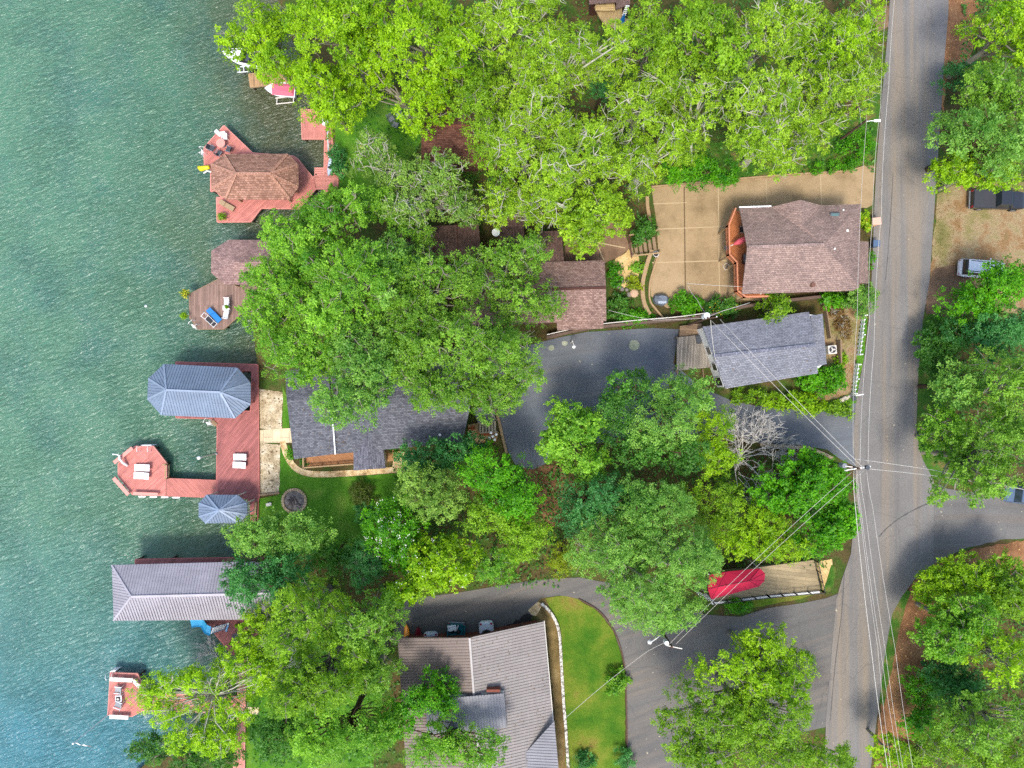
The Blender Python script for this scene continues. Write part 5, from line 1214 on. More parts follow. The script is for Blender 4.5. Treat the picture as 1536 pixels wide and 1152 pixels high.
def wire(pts, label, sag=.35, r=.018, group='overhead wires'):
    P = [W(*p) for p in pts]; path = []
    for a, b in zip(P, P[1:]):
        k = max(6, int((b - a).length / 3))
        for i in range(k):
            t = i / k; q = a + (b - a) * t; q.z -= sag * 4 * t * (1 - t); path.append(q)
    path.append(P[-1])
    o = MB().tube(path, r, 6).build('power_line', M['wire'], None, smooth=True)
    return tag(o, label, 'wire', group)
wire([(1280, 688, 13.5), (1286, 470, 12), (1300, 180, 11), (1303, 90, 11), (1312, -60, 11)], 'pale wire running up the street, nearest the houses')
wire([(1290, 694, 14.5), (1304, 480, 13.2), (1309, 330, 13), (1321, 160, 13), (1336, -60, 13)], 'pale wire running up the street, middle of the three above the junction')
wire([(1302, 700, 14.6), (1311, 520, 13.6), (1322, 320, 13.4), (1333, 130, 13.4), (1348, -60, 13.4)], 'pale wire running up the street, furthest from the houses above the junction', .25, .021)
wire([(1284, 698, 14.6), (1068, 482, 11.5)], 'wire crossing the grey bungalow roof, lower of the pair', .4, .021)
wire([(1294, 701, 14.8), (1080, 479, 11.4)], 'wire crossing the grey bungalow roof, upper of the pair', .3, .021)
wire([(1282, 688, 14), (1400, 705, 12.5), (1560, 739, 11)], 'pale wire crossing the junction to the right, upper of the two', .3, .026)
wire([(1300, 703, 14.8), (1420, 716, 13), (1560, 738, 11.6)], 'pale wire crossing the junction to the right, lower of the two', .5, .026)
wire([(1278, 708, 14.3), (1004, 966, 11.2)], 'wire over the vivid green tree to the leaning pole, nearer the lake', .5)
wire([(1296, 706, 14.8), (1014, 966, 11.3)], 'wire over the maroon canopy to the leaning pole, nearer the street', .5)
for i, (a, b, c, d) in enumerate(((1281, 1283, 1307, 1331), (1284, 1289, 1317, 1336), (1286, 1291, 1321, 1349), (1290, 1297, 1328, 1354), (1300, 1309, 1343, 1369))):
    wire([(a, 706, 14.4), (b, 760, 13.8), (c, 975, 13), (d, 1150, 13), (d + 8, 1240, 13)], ('thick pale wire running down the street, leftmost below the junction', 'thin wire running down the street, second from the left below the junction', 'thin wire running down the street, in the middle below the junction', 'thin wire running down the street, second from the right below the junction', 'pale wire running down the street, rightmost below the junction over the pine straw')[i], .15, .03 if i == 0 else .016)
wire([(1059, 477, 10.8), (980, 480, 9), (912, 465, 7)], 'service wire from the transformer pole to the brown gable', .5, .02)
wire([(1063, 475, 11), (1046, 450, 9.5), (1030, 425, 8.5), (1120, 430, 8.8)], 'service wire from the transformer pole over the driveway shrubs', .3, .02)
wire([(1064, 474, 10.8), (1085, 466, 9.5), (1125, 454, 8.4)], 'twisted service wire beside the deck of the two-storey house', .2, .03)
wire([(1066, 480, 11), (1070, 520, 9.4), (1074, 540, 8.8)], 'short service wire dropping to the grey bungalow ridge', .1, .03)
wire([(1003, 962, 10.5), (960, 985, 8.6), (845, 1080, 7)], 'service wire from the leaning pole over the front lawn', .3, .02)

# ================================================================ FENCES AND YARD THINGS
def picket(label, a, b):
    A_, B_ = G(*a), G(*b); d = B_ - A_; L = d.length
    t = thing('picket_fence', label, 'fence', A_, math.atan2(d.y, d.x), 'white picket fences by the street')
    n = int(L / .42); m = MB()
    for i in range(n + 1): m.box((i * L / n, 0, .5), (.2, .05, 1.0)); m.cyl((i * L / n, 0, 1.0), .12, .12, 4, .01)
    m.build('pickets', M['white'], t)
    for z in (.3, .75): MB().box((L / 2, .05, z), (L, .05, .1)).build('rail', M['white'], t)
    for x in (0, L / 2, L): MB().box((x, .12, .55), (.12, .12, 1.2)).build('post', M['white'], t)
    m = MB(); m.box((L / 2, .22, .98), (L, .34, .05)); m.build('cap_rail', M['offwhite'], t) if False else None
picket('white picket fence beside the street, longer upper run by the dry garden', (1291, 474), (1284, 532)); picket('white picket fence beside the street, shorter lower run by the driveway mouth', (1281.5, 547), (1276, 590))
mb_ = thing('mailbox', 'small mailbox on a white post at the end of the picket fence', 'mailbox', G(1277, 593), R(10))
MB().box((0, 0, .5), (.12, .12, 1.1)).build('post', M['white'], mb_); MB().box((.35, 0, 1.1), (.8, .1, .1)).build('arm', M['white'], mb_); MB().box((-.15, -.3, .75), (.42, .5, .3)).build('box', M['darkgrey'], mb_, .05)
st = MB()
rr = random.Random(5)
for i in range(9): st.ball(G(1261 + i * 2, 600 - i * .9 + rr.uniform(-1, 1), .12), rr.uniform(.14, .26), 7, 5, .7)
tag(st.build('stone_border', plain('pale_rock', C(214, 200, 180), .9, var=.2)), 'pale rocks edging the bed beside the mailbox', 'rocks')
mc = thing('brick_pillar', 'pink brick mailbox pillar at the street in front of the two-storey house', 'pillar', G(1306, 336), R(5))
MB().box((0, 0, .6), (.75, .62, 1.2)).build('pillar', plain('pink_brick', C(216, 164, 140), .9, var=.2, scale=6), mc); MB().box((0, 0, 1.24), (.9, .76, .1)).build('cap', plain('pink_cap', C(228, 182, 158), .9), mc); MB().box((.4, 0, .95), (.2, .3, .25)).build('door', M['offwhite'], mc)
wb = thing('wheelie_bin', 'dark blue wheelie bin at the street edge beside the brown house', 'bin', G(1307, 368), R(0))
MB().frust([(-.26, -.28, .08), (.26, -.28, .08), (.26, .28, .08), (-.26, .28, .08)], [(-.34, -.34, 1.05), (.34, -.34, 1.05), (.34, .34, 1.05), (-.34, .34, 1.05)]).build('bin', plain('bin_blue', C(66, 88, 116), .5), wb); MB().box((0, 0, 1.09), (.74, .72, .07)).build('lid', plain('bin_lid', C(84, 108, 136), .5), wb, .03); MB().box((-.38, 0, 1.0), (.06, .5, .06)).build('handle', M['iron'], wb)
for y in (-.25, .25): MB().tube([(-.3, y - .05, .1), (-.3, y + .05, .1)], .1, 10).build('wheel', M['tyre'], wb)
tp = thing('covered_grill', 'grey tarpaulin-covered grill at the corner of the tan concrete driveway', 'grill', G(990, 450), R(-4))
rr = random.Random(11); m = MB()
lo_ = [(.95 * math.cos(k * PI / 5) * rr.uniform(.85, 1.05), .68 * math.sin(k * PI / 5) * rr.uniform(.85, 1.05), .02) for k in range(10)]; mi = [(p[0] * .9, p[1] * .88, .7 + rr.uniform(-.08, .08)) for p in lo_]; hi = [(p[0] * .5 + .1, p[1] * .4 + .1, 1.1 + rr.uniform(-.1, .1)) for p in lo_]
m.frust(lo_, mi); m.frust(mi, hi); m.build('tarp', M['tarp'], tp); MB().box((.05, -.35, 1.0), (.9, .3, .1), R(6)).build('shelf', plain('tarp_light', C(176, 186, 196), .5, var=.2), tp, .04)
def wallpath(name, label, px, w, h, mat, cat='wall'):
    m = MB(); pa = spline(px, 5)
    for a, b in zip(pa, pa[1:]): m.bar(G(*a, h / 2), G(*b, h / 2), w, h + random.uniform(-.01, .03))
    return tag(m.build(name, mat), label, cat)
wallpath('retaining_wall', 'curved tan timber retaining wall, outer one beside the pebble bed', [(977, 376), (970, 395), (963, 425), (964, 450), (970, 466), (974, 472)], .42, .5, M['timber'])
wallpath('retaining_wall', 'curved tan timber edging along the tan concrete driveway edge', [(989, 376), (981, 400), (974, 425), (974, 450), (982, 463), (994, 477)], .18, .35, M['timber'])
wallpath('retaining_wall', 'straight tan timber wall at the top left of the tan concrete driveway', [(970, 296), (971, 315), (977, 344)], .35, .4, M['timber'])
wallpath('retaining_wall', 'long dark timber wall along the upper edge of the asphalt driveway', [(820, 507), (880, 494), (950, 486), (1016, 480), (1060, 474), (1130, 458), (1230, 446)], .3, .9, plain('dark_timber', C(112, 92, 78), .9, var=.3, scale=2))
wallpath('pipe_rail', 'thin white pipe along the dark timber wall above the asphalt driveway', [(820, 503), (880, 490), (950, 482), (1010, 477), (1056, 471)], .08, 1.15, M['offwhite'], 'pipe')
wallpath('stone_wall', 'curved white stone edging beside the front lawn and the big metal roof', [(812, 904), (826, 918), (838, 945), (842, 1000), (845, 1050), (849, 1100), (853, 1170)], .3, .35, ground('white_stones', [(.4, C(120, 112, 96)), (.55, C(222, 216, 204))], 3.0, 6, .3))
wallpath('brick_edging', 'dark brick edging between the front lawn and the lower driveway', [(868, 898), (898, 916), (920, 945), (934, 985), (939, 1040), (941, 1160)], .14, .16, plain('dark_edging', C(96, 72, 60), .9, var=.3, scale=6))
wallpath('seawall', 'weathered timber seawall at the lake edge below the red deck', [(387, 752), (385, 790), (384, 830)], .2, .7, M['wood'])
wallpath('log_edging', 'weathered log edging at the foot of the gravel bed by the fire pit', [(386, 743), (402, 741), (420, 739)], .22, .25, M['wood'], 'edging')
wallpath('garden_fence', 'thin grey rail fence between the grey bungalow and the dry garden', [(1231, 452), (1236, 475), (1241, 508)], .1, .9, M['wood'], 'fence')
wallpath('garden_fence', 'short weathered board fence beside the white air conditioner', [(1254, 510), (1255, 545)], .14, 1.1, M['wood'], 'fence')
wallpath('rock_edging', 'pale rock edging along the lower side of the asphalt driveway mouth', [(1140, 667), (1180, 670), (1215, 673), (1250, 688)], .35, .2, M['stone'], 'edging')
fpit = thing('fire_pit', 'round stone fire pit with grey ash on the lawn', 'fire pit', G(442, 751), 0)
MB().cyl((0, 0, .02), 1.15, .1, 24).build('ash_bed', M['ash'], fpit)
rr = random.Random(9)
m = MB()
for k in range(30): a = k * 2 * PI / 30; m.box((1.3 * math.cos(a), 1.3 * math.sin(a), .13), (.28, .24, .26 + rr.uniform(-.05, .05)), a + rr.uniform(-.25, .25))
m.build('stone_ring', M['stone'], fpit)
m = MB()
for k in range(9): a = rr.uniform(0, PI); x, y = rr.uniform(-.5, .5), rr.uniform(-.5, .5); m.bar((x - .35 * math.cos(a), y - .35 * math.sin(a), .16), (x + .35 * math.cos(a), y + .35 * math.sin(a), .22), .09, .09)
m.build('logs', plain('charred_log', C(86, 76, 76), .9), fpit)
rk = thing('stone_bench', 'small pale stone bench on the lawn left of the fire pit', 'bench', G(404.5, 756), R(10)); MB().box((0, 0, .3), (.6, .35, .1)).build('top', M['offwhite'], rk, .02); MB().box((-.18, 0, .13), (.1, .3, .26)).build('leg', M['offwhite'], rk); MB().box((.18, 0, .13), (.1, .3, .26)).build('leg', M['offwhite'], rk)
ws = thing('garden_stairs', 'tan timber stairs with rails linking the brown patio to the tan driveway', 'stairs', G(966, 373), R(8), world=False)
for s_, y in ((-1, -.75), (1, 1.5)): MB().bar((-1.6, y, .85), (1.5, y + .1 * s_, 1.0), .14, .1).build('handrail', M['timber'], ws)
for i in range(6): MB().box((-1.4 + i * .5, .1 + .2 * (i % 2), .1 + i * .05), (.34, 1.5, .1)).build('step', M['wood'], ws)
for x in (-1.5, 0, 1.4):
    for y in (-.75, 1.5): MB().box((x, y, .45), (.12, .12, .95)).build('post', M['timber'], ws)
MB().box((-1.62, .35, .9), (.1, 2.3, .09)).build('gate', M['dark_brown'], ws)
gs_ = thing('flat_boulder', 'flat pinkish boulder in the shrub bed below the pebbles', 'boulder', G(951, 440), R(40)); MB().ball((0, 0, .12), .5, 9, 6, .5).build('rock', plain('pink_rock', C(206, 172, 140), .9, var=.15), gs_); MB().ball((-.5, .25, .06), .3, 8, 5, .5).build('chip', plain('grey_rock', C(140, 128, 120), .9, var=.2), gs_)
gd = thing('flat_boulder', 'grey ring of rocks around the planting below the pebbles', 'boulder', G(938, 428), 0)
rr = random.Random(21)
for k in range(9): a = k * 2 * PI / 9; MB().ball((.75 * math.cos(a), .5 * math.sin(a), .12), rr.uniform(.16, .28), 7, 5, .7).build('rock', plain('grey_rocks_%d' % k, C(134, 124, 116), .9, var=.2), gd)
r1 = armchair('lawn_chair', 'grey striped lawn chair in the clearing, left of the pair', 588, 181, gz(-13), R(120), M['grey'], M['darkgrey'], .75, 'grey lawn chairs in the clearing', slats=True); r1.location = G(588, 181)
dup(r1, G(599, 176), R(20), 'grey striped lawn chair in the clearing, right of the pair'); dup(r1, G(594, 189), R(250), 'grey striped lawn chair in the clearing, lowest of the three')
stp = thing('tree_stump', 'pale cut tree stump on the grass behind the pink walkway', 'stump', G(544, 222), 0); MB().cyl((0, 0, 0), .3, .35, 12, .26).build('bark', M['pole'], stp); MB().cyl((0, 0, .35), .25, .02, 12).build('cut_face', plain('fresh_wood', C(232, 190, 140), .8), stp)
wbx = thing('dock_box', 'white storage box at the top of the pink walkway', 'box', W(490, 186, 1.3), 0); MB().box((0, 0, .28), (.6, .65, .5)).build('box', M['offwhite'], wbx, .03); MB().box((0, 0, .56), (.64, .7, .06)).build('lid', M['white'], wbx, .02)
fnc = thing('shore_rail', 'pale blue-white rail along the inner side of the pink walkway', 'rail', W(494.5, 218, 1.3), R(-87)); MB().box((0, 0, .7), (3.2, .1, .08)).build('top_rail', plain('rail_paint', C(196, 222, 226), .5), fnc)
for x in (-1.5, 0, 1.5): MB().box((x, 0, .35), (.08, .08, .7)).build('post', M['white'], fnc)
hs = thing('hose_reel', 'white coiled hose on the tan driveway edge by the deck', 'hose', G(1089, 400), 0); m = MB()
m.tube([(.0 + .3 * math.cos(a * .5), .35 * math.sin(a * .5), .05 + .004 * a) for a in range(26)], .025, 6); m.build('hose', M['offwhite'], hs); MB().cyl((0, 0, 0), .1, .2, 10).build('reel', M['grey'], hs)
wh = thing('wheel_planter', 'black iron ring planter in the shrubs at the driveway corner', 'planter', G(983, 382), 0); MB().tube([(.3 * math.cos(k * PI / 8), .3 * math.sin(k * PI / 8), .4) for k in range(17)], .03, 6).build('ring', M['white'], wh); MB().cyl((0, 0, 0), .26, .4, 14).build('pot', M['iron'], wh)
blk = thing('trash_can', 'black rubbish bin on the oil-stained asphalt by the silver roof', 'bin', G(781, 938), 0); MB().cyl((0, 0, 0), .24, .8, 14, .3).build('can', M['black'], blk); MB().cyl((0, 0, .8), .32, .1, 14, .2).build('lid', M['iron'], blk)
prp = thing('reel_table', 'small round patio pedestal between the teal pickup and the white soft-top car', 'table', G(706, 950), 0); MB().cyl((0, 0, .5), .22, .06, 14).build('top', M['brick'], prp); MB().cyl((0, 0, 0), .06, .5, 8).build('stem', M['iron'], prp)
pan = thing('bench_planter', 'long red-brown bench along the eave beside the white soft-top car', 'bench', G(711, 957), R(8)); MB().box((0, 0, .45), (1.9, .4, .08)).build('seat', M['brick'], pan); MB().box((-.8, 0, .2), (.1, .36, .4)).build('leg', M['brick'], pan); MB().box((.8, 0, .2), (.1, .36, .4)).build('leg', M['brick'], pan)
# ================================================================ TREES
# per kind: bark, lobe radius, tuft radius, leaves per tuft, leaf length, leaf aspect, density, bare twig reach, limbs shown
KIND = {
 'lime':   ('grey', 1.25, .42, 15, .30, .62, 1.0, .95, .6),
 'pale':   ('pale', 1.15, .36, 13, .27, .5, .80, 1.12, 1.0),
 'grey':   ('pale', 1.0, .40, 13, .30, .55, .72, 1.12, 1.0),
 'bright': ('grey', 1.35, .40, 15, .28, .58, .98, 1.0, .7),
 'olive':  ('grey', 1.2, .38, 14, .27, .58, .92, 1.02, .7),
 'moss':   ('grey', 1.2, .40, 14, .28, .58, .92, 1.02, .7),
 'dark':   ('brown', 1.15, .42, 14, .29, .55, 1.0, .9, .3),
 'vivid':  ('brown', 1.1, .42, 14, .34, .62, 1.05, .9, .3),
 'teal':   ('brown', 1.2, .38, 15, .26, .5, 1.0, .9, .4),
 'soft':   ('grey', 1.3, .36, 16, .26, .42, 1.0, .95, .5),
 'yellow': ('brown', 1.0, .36, 14, .26, .5, .9, 1.0, .5),
 'bush':   ('brown', .5, .28, 12, .2, .5, 1.2, .8, .1),
}
def tubes_np(paths, sides=5):   # many thin tapering tubes as one mesh (paths: list of (points, radii))
    m = MB()
    for p, r in paths: m.tube(p, r, sides, False)
    return m
TN = 0
def tree(ells, hgt, kind, label, name='tree', cat='tree', group=None, dens=1.0, lobe=1.0, flower=None, leafk=None, low=.45, trunk=True, flat=1.0, foot=None):
    """ells: crown ellipses in photo pixels (x, y, rx, ry); hgt: height of the top above its ground"""
    global TN; TN += 1
    rr = np.random.default_rng(1000 + TN * 17)
    bk, lr, tr, lpt, LL, asp, den, reach, limb = KIND[kind]
    den *= dens; lr *= lobe; LL *= .77; lpt = int(lpt * 1.65)
    x0 = sum(e[0] * e[2] * e[3] for e in ells) / sum(e[2] * e[3] for e in ells); y0 = sum(e[1] * e[2] * e[3] for e in ells) / sum(e[2] * e[3] for e in ells)
    zc = gz((x0 - 768) * .072) + hgt * .72
    base = W(x0, y0, zc); g = gz(base.x)
    if base.x < -27.5 and not (name == 'shrub'): g = max(g, 1.0)
    if foot: base = G(*foot); g = gz(base.x)
    t = thing(name, label, cat, (base.x, base.y, g), 0, group)
    P, Nn, T, AL, lob, SZ = [], [], [], [], [], []
    for (px, py, rx, ry) in ells:
        c = W(px, py, zc); k = (H - zc) * KX; ax, ay = rx * k, ry * k
        A = PI * ax * ay; n = max(4, int(A / (2.3 * lr * lr) * 1.55))
        zb, zt = g + hgt * low, g + hgt * rr.uniform(.93, 1.0)
        ph = rr.uniform(0, 6.28); amp = rr.uniform(.06, .14, 3); fr = rr.integers(2, 7, 3); pp = rr.uniform(0, 6.28, 3)
        pts = []
        tries = 0
        while len(pts) < n and tries < n * 40:
            tries += 1
            u = rr.uniform(0, 1) ** .5; a = rr.uniform(0, 2 * PI)
            lim = 1 + sum(am * math.sin(f_ * a + q) for am, f_, q in zip(amp, fr, pp))
            r_ = lr * rr.uniform(.68, 1.32)
            x, y = u * lim * max(.15, 1 - r_ * .75 / ax) * ax * math.cos(a), u * lim * max(.15, 1 - r_ * .75 / ay) * ay * math.sin(a)
            if any((x - q[0]) ** 2 + (y - q[1]) ** 2 < (.54 * lr) ** 2 for q in pts): continue
            pts.append((x, y, u, r_))
        for x, y, u, r_ in pts:
            z = zb + (zt - zb) * (math.sqrt(max(0, 1 - (.93 * u) ** 2)) * flat + (1 - flat) * .8) * rr.uniform(.72, 1.02) - r_ * .7
            lob.append((c.x + x, c.y + y, max(z, g + r_ * .5), r_))
    for (x, y, z, r_) in lob:
        nt = max(5, int(2.6 * r_ * r_ / (tr * tr) * den))
        d = rr.normal(size=(nt, 3)); d[:, 2] = d[:, 2] * .8 + .35; d /= np.linalg.norm(d, axis=1)[:, None]
        rad = r_ * np.where(rr.uniform(0, 1, nt) < .75, rr.uniform(.8, 1.12, nt), rr.uniform(.25, .8, nt))
        tc = np.array((x, y, z)) + d * rad[:, None] * np.array((1, 1, .78))
        ht = rr.uniform(0, 1, nt) * .6 + rr.uniform(-.12, .5)
        o = rr.normal(size=(nt, lpt, 3)); o /= np.linalg.norm(o, axis=2)[:, :, None]
        o *= tr * rr.uniform(.25, 1.0, (nt, lpt, 1)); o[:, :, 2] *= .65
        pos = tc[:, None, :] + o
        nor = d[:, None, :] * .45 + np.array((0, 0, .55)) + rr.normal(size=(nt, lpt, 3)) * .55
        P.append(pos.reshape(-1, 3)); Nn.append(nor.reshape(-1, 3)); AL.append((o / tr).reshape(-1, 3))
        SZ.append(np.full(nt * lpt, rr.uniform(.72, 1.3)))
        T.append((ht[:, None] + rr.uniform(-.16, .16, (nt, lpt))).reshape(-1))
    P = np.concatenate(P); Nn = np.concatenate(Nn); T = np.clip(np.concatenate(T), 0, 1); AL = np.concatenate(AL)
    P -= np.array((base.x, base.y, g))
    cr = leaf_mesh('crown', P, Nn, rr.uniform(LL * .65, LL * 1.25, len(P)) * np.concatenate(SZ), asp, T, LEAVES[leafk or kind], rr, AL); cr.parent = t
    if flower:
        top = P[P[:, 2] > np.quantile(P[:, 2], .5)]; k = int(flower[1] * len(lob)); i = rr.choice(len(top), k)
        q = top[i] + np.array((0, 0, .15)); q = np.repeat(q, 5, 0) + rr.normal(size=(k * 5, 3)) * np.array((.13, .13, .04))
        o = leaf_mesh('blossom', q, np.array((0, 0, 1.)) + rr.normal(size=q.shape) * .5, rr.uniform(.09, .16, len(q)), .8, rr.uniform(0, 1, len(q)), LEAVES[flower[0]], rr); o.parent = t
    if trunk:
        paths = []; tz = hgt * (low + .12); tw = max(.06, .022 * hgt)
        lean = Vector((rr.uniform(-.3, .3), rr.uniform(-.3, .3), 0))
        top = Vector((0, 0, tz)) + lean
        paths.append(([Vector((0, 0, -.4)), Vector((0, 0, tz * .5)) + lean * .3, top], [tw * 1.25, tw, tw * .75]))
        for (x, y, z, r_) in lob:
            e = Vector((x - base.x, y - base.y, z - g)); s = Vector((0, 0, tz * rr.uniform(.55, 1.0))) + lean * .6
            mid = s.lerp(e, .5) + Vector((rr.uniform(-.5, .5), rr.uniform(-.5, .5), rr.uniform(.1, .9)))
            b0 = tw * .42
            paths.append(([s, s.lerp(mid, .5) + Vector((0, 0, .2)), mid, e], [b0, b0 * .8, b0 * .6, b0 * .38]))
            for _ in range(int(round(3 * limb)) + 1):
                dv = Vector(rr.normal(size=3)); dv.z = abs(dv.z) * .55; dv.normalize()
                L = r_ * reach * rr.uniform(.7, 1.15); m1 = e + dv * L * .5 + Vector(rr.normal(size=3)) * .12; en = e + dv * L + Vector(rr.normal(size=3)) * .12
                paths.append(([e, m1, en], [b0 * .36, .028, .012]))
                if limb > .55:
                    for _ in range(1):
                        dw = (dv + Vector(rr.normal(size=3)) * .5).normalized(); paths.append(([m1, m1 + dw * L * .5], [.024, .01]))
        m = tubes_np(paths); m.build('trunk', BARK[bk], t, smooth=True)
    return t

TOP, SHORE, MID, EAST, SOUTH = 'trees along the top of the photo', 'trees along the lakeshore', 'trees between the houses', 'trees across the street', 'trees at the bottom of the photo'
tree([(392, 50, 60, 46), (350, 62, 26, 22), (420, 105, 40, 28)], 13, 'lime', 'lime tree leaning out over the white motor boat and tan dock', group=TOP)
tree([(490, 45, 72, 62), (545, 25, 60, 45)], 17, 'lime', 'tall lime tree at the top edge, inland of the white motor boat', group=TOP)
tree([(630, 60, 80, 70), (690, 85, 45, 45)], 17, 'lime', 'broad lime tree at the top edge above the red-brown roof', group=TOP)
tree([(478, 128, 55, 42), (505, 168, 42, 34)], 13, 'lime', 'lime tree overhanging the square pink dock', group=TOP)
tree([(548, 112, 48, 36), (640, 145, 46, 38), (622, 182, 26, 22)], 12, 'lime', 'lower lime tree over the lawn chairs beside the red-brown roof', group=TOP)
tree([(560, 232, 42, 40), (598, 262, 40, 34)], 11, 'grey', 'grey-green open tree with pale branches behind the pink walkway', group=SHORE, dens=.9)
tree([(656, 268, 58, 46), (612, 316, 50, 36), (692, 312, 38, 32)], 12, 'grey', 'grey-green open tree with pale branches below the red-brown roof', group=SHORE, dens=.9)
tree([(762, 40, 66, 55), (815, 15, 50, 30)], 16, 'pale', 'pale lime tree at the top edge, left of the tan deck', group=TOP)
tree([(820, 95, 78, 58), (868, 78, 46, 40), (922, 82, 40, 36)], 17, 'pale', 'pale tree with bare white limbs just below the tan deck', group=TOP)
tree([(722, 135, 46, 66), (736, 205, 36, 44)], 13, 'moss', 'mossy tree screening the right side of the red-brown roof', group=TOP)
tree([(800, 180, 66, 55), (770, 235, 50, 40)], 16, 'pale', 'pale lime tree right of the mossy tree and red-brown roof', group=TOP)
tree([(872, 218, 68, 55), (840, 262, 55, 40)], 17, 'pale', 'pale lime tree over the middle of the canopy beside the dark green gap', group=TOP)
tree([(816, 305, 62, 40), (750, 300, 40, 34)], 14, 'pale', 'pale lime tree above the brown wing roofs and satellite dish', group=TOP)
tree([(890, 320, 58, 42), (872, 352, 40, 26)], 13, 'lime', 'lime tree hanging over the brown concrete patio', group=TOP, leafk='pale')
tree([(905, 130, 22, 20)], 8, 'teal', 'small dark green tree deep in a gap of the pale canopy', group=TOP)
tree([(985, 70, 46, 52), (970, 22, 28, 28)], 14, 'moss', 'mossy green tree right of the tan deck and dark stairs', group=TOP)
tree([(955, 165, 62, 52), (1000, 120, 40, 36)], 16, 'pale', 'pale lime tree with sprawling bare limbs up from the tan driveway corner', group=TOP)
tree([(950, 250, 52, 46), (1002, 215, 46, 40)], 14, 'pale', 'pale lime tree at the top left corner of the tan driveway', group=TOP)
tree([(1055, 45, 62, 50), (1090, 90, 40, 36)], 17, 'lime', 'darker lime tree at the top edge between the tan deck and the street', group=TOP, leafk='moss')
tree([(1055, 150, 60, 48), (1045, 205, 40, 34)], 15, 'pale', 'pale lime tree in the middle above the tan driveway', group=TOP)
tree([(1040, 255, 56, 24), (1085, 262, 30, 18)], 4.5, 'dark', 'low dark shrubbery along the top edge of the tan driveway', name='shrub', cat='shrub', leafk='vivid')
tree([(1150, 50, 68, 52), (1195, 20, 50, 34)], 17, 'pale', 'pale tree at the top edge, second inland from the street', group=TOP)
tree([(1145, 150, 72, 55), (1130, 215, 54, 42)], 17, 'pale', 'pale tree leaning over the middle of the tan driveway', group=TOP, foot=(1116, 246))
tree([(1175, 242, 42, 26)], 11, 'pale', 'pale small-leaved branchy tree over the driveway kerb', group=TOP, dens=.8, foot=(1165, 250))
tree([(1262, 55, 66, 52), (1300, 25, 36, 30)], 11, 'pale', 'pale yellow-green tree at the top edge beside the street', group=TOP, leafk='lime')
tree([(1262, 130, 72, 46), (1305, 105, 34, 34)], 10.5, 'pale', 'pale yellow-green tree reaching over the street edge', group=TOP)
tree([(1215, 195, 56, 40), (1165, 195, 30, 30)], 10, 'pale', 'pale tree above the round hedge balls', group=TOP)
tree([(1290, 215, 24, 28)], 3, 'dark', 'dense green shrub under the white street lamp', name='shrub', cat='shrub', leafk='vivid', low=.1, lobe=.6)
for i, x in enumerate((1229, 1253, 1278)):
    tree([(x, (248, 247, 245)[i], 11, 12)], 1.7, 'bush', ('clipped round hedge ball at the tan driveway, furthest from the street', 'clipped round hedge ball at the tan driveway, middle of the three', 'clipped round hedge ball at the tan driveway, nearest the street')[i], name='hedge_ball', cat='hedge', group='hedge balls by the tan driveway', leafk='vivid', low=.05, lobe=.8)
tree([(1100, 268, 12, 10)], 1.6, 'bush', 'rounded bush at the kerb of the tan driveway under the pale trees', name='shrub', cat='shrub', leafk='vivid', low=.05, lobe=.8)
# lake side of the middle
tree([(450, 360, 70, 48), (500, 325, 62, 42), (540, 300, 30, 24)], 16, 'bright', 'bright green tree below the pink deck, beside the brown octagon roof', group=SHORE)
tree([(428, 440, 70, 66), (392, 475, 34, 36)], 15, 'bright', 'bright green tree leaning over the wooden sun deck', group=SHORE)
tree([(530, 418, 84, 72)], 18, 'bright', 'tallest bright green tree in the middle of the lakeside canopy', group=SHORE)
tree([(450, 535, 66, 54), (416, 512, 34, 36)], 15, 'bright', 'bright green tree over the gravel bed and grey lake house', group=SHORE)
tree([(545, 535, 72, 66), (520, 605, 68, 36)], 16, 'bright', 'bright green tree hanging over the grey lake house roof', group=SHORE, leafk='soft')
tree([(608, 345, 36, 30), (580, 310, 26, 24)], 11, 'soft', 'small soft green tree beside the dark brown wing roof', group=MID, leafk='bright')
tree([(660, 420, 74, 50), (625, 470, 50, 44)], 15, 'olive', 'olive oak left of the long brown roof, just below its wings', group=MID)
tree([(755, 392, 58, 34), (800, 370, 34, 26), (735, 430, 44, 30)], 13, 'olive', 'olive oak covering the middle of the long brown roof', group=MID, dens=.85)
tree([(785, 455, 56, 36), (825, 450, 26, 28)], 12, 'olive', 'thin olive oak over the lower slope of the long brown roof', group=MID, dens=.75)
tree([(690, 515, 76, 58), (755, 520, 56, 40)], 17, 'olive', 'big olive oak at the left end of the asphalt driveway', group=MID)
tree([(660, 585, 62, 38), (620, 560, 40, 34)], 14, 'olive', 'olive oak over the ridge of the grey lake house', group=MID)
tree([(738, 590, 54, 40), (790, 560, 30, 30)], 13, 'olive', 'olive oak above the small grey shed and plank steps', group=MID)
tree([(492, 480, 52, 44)], 17, 'bright', 'bright green tree in the heart of the lakeside canopy, inland of the sun deck', group=SHORE)
tree([(590, 395, 44, 40), (585, 455, 36, 40)], 15, 'bright', 'bright green tree where the lakeside canopy meets the olive oaks', group=SHORE, leafk='soft')
tree([(610, 520, 46, 46)], 15, 'olive', 'olive oak between the bright lakeside trees and the asphalt driveway', group=MID)
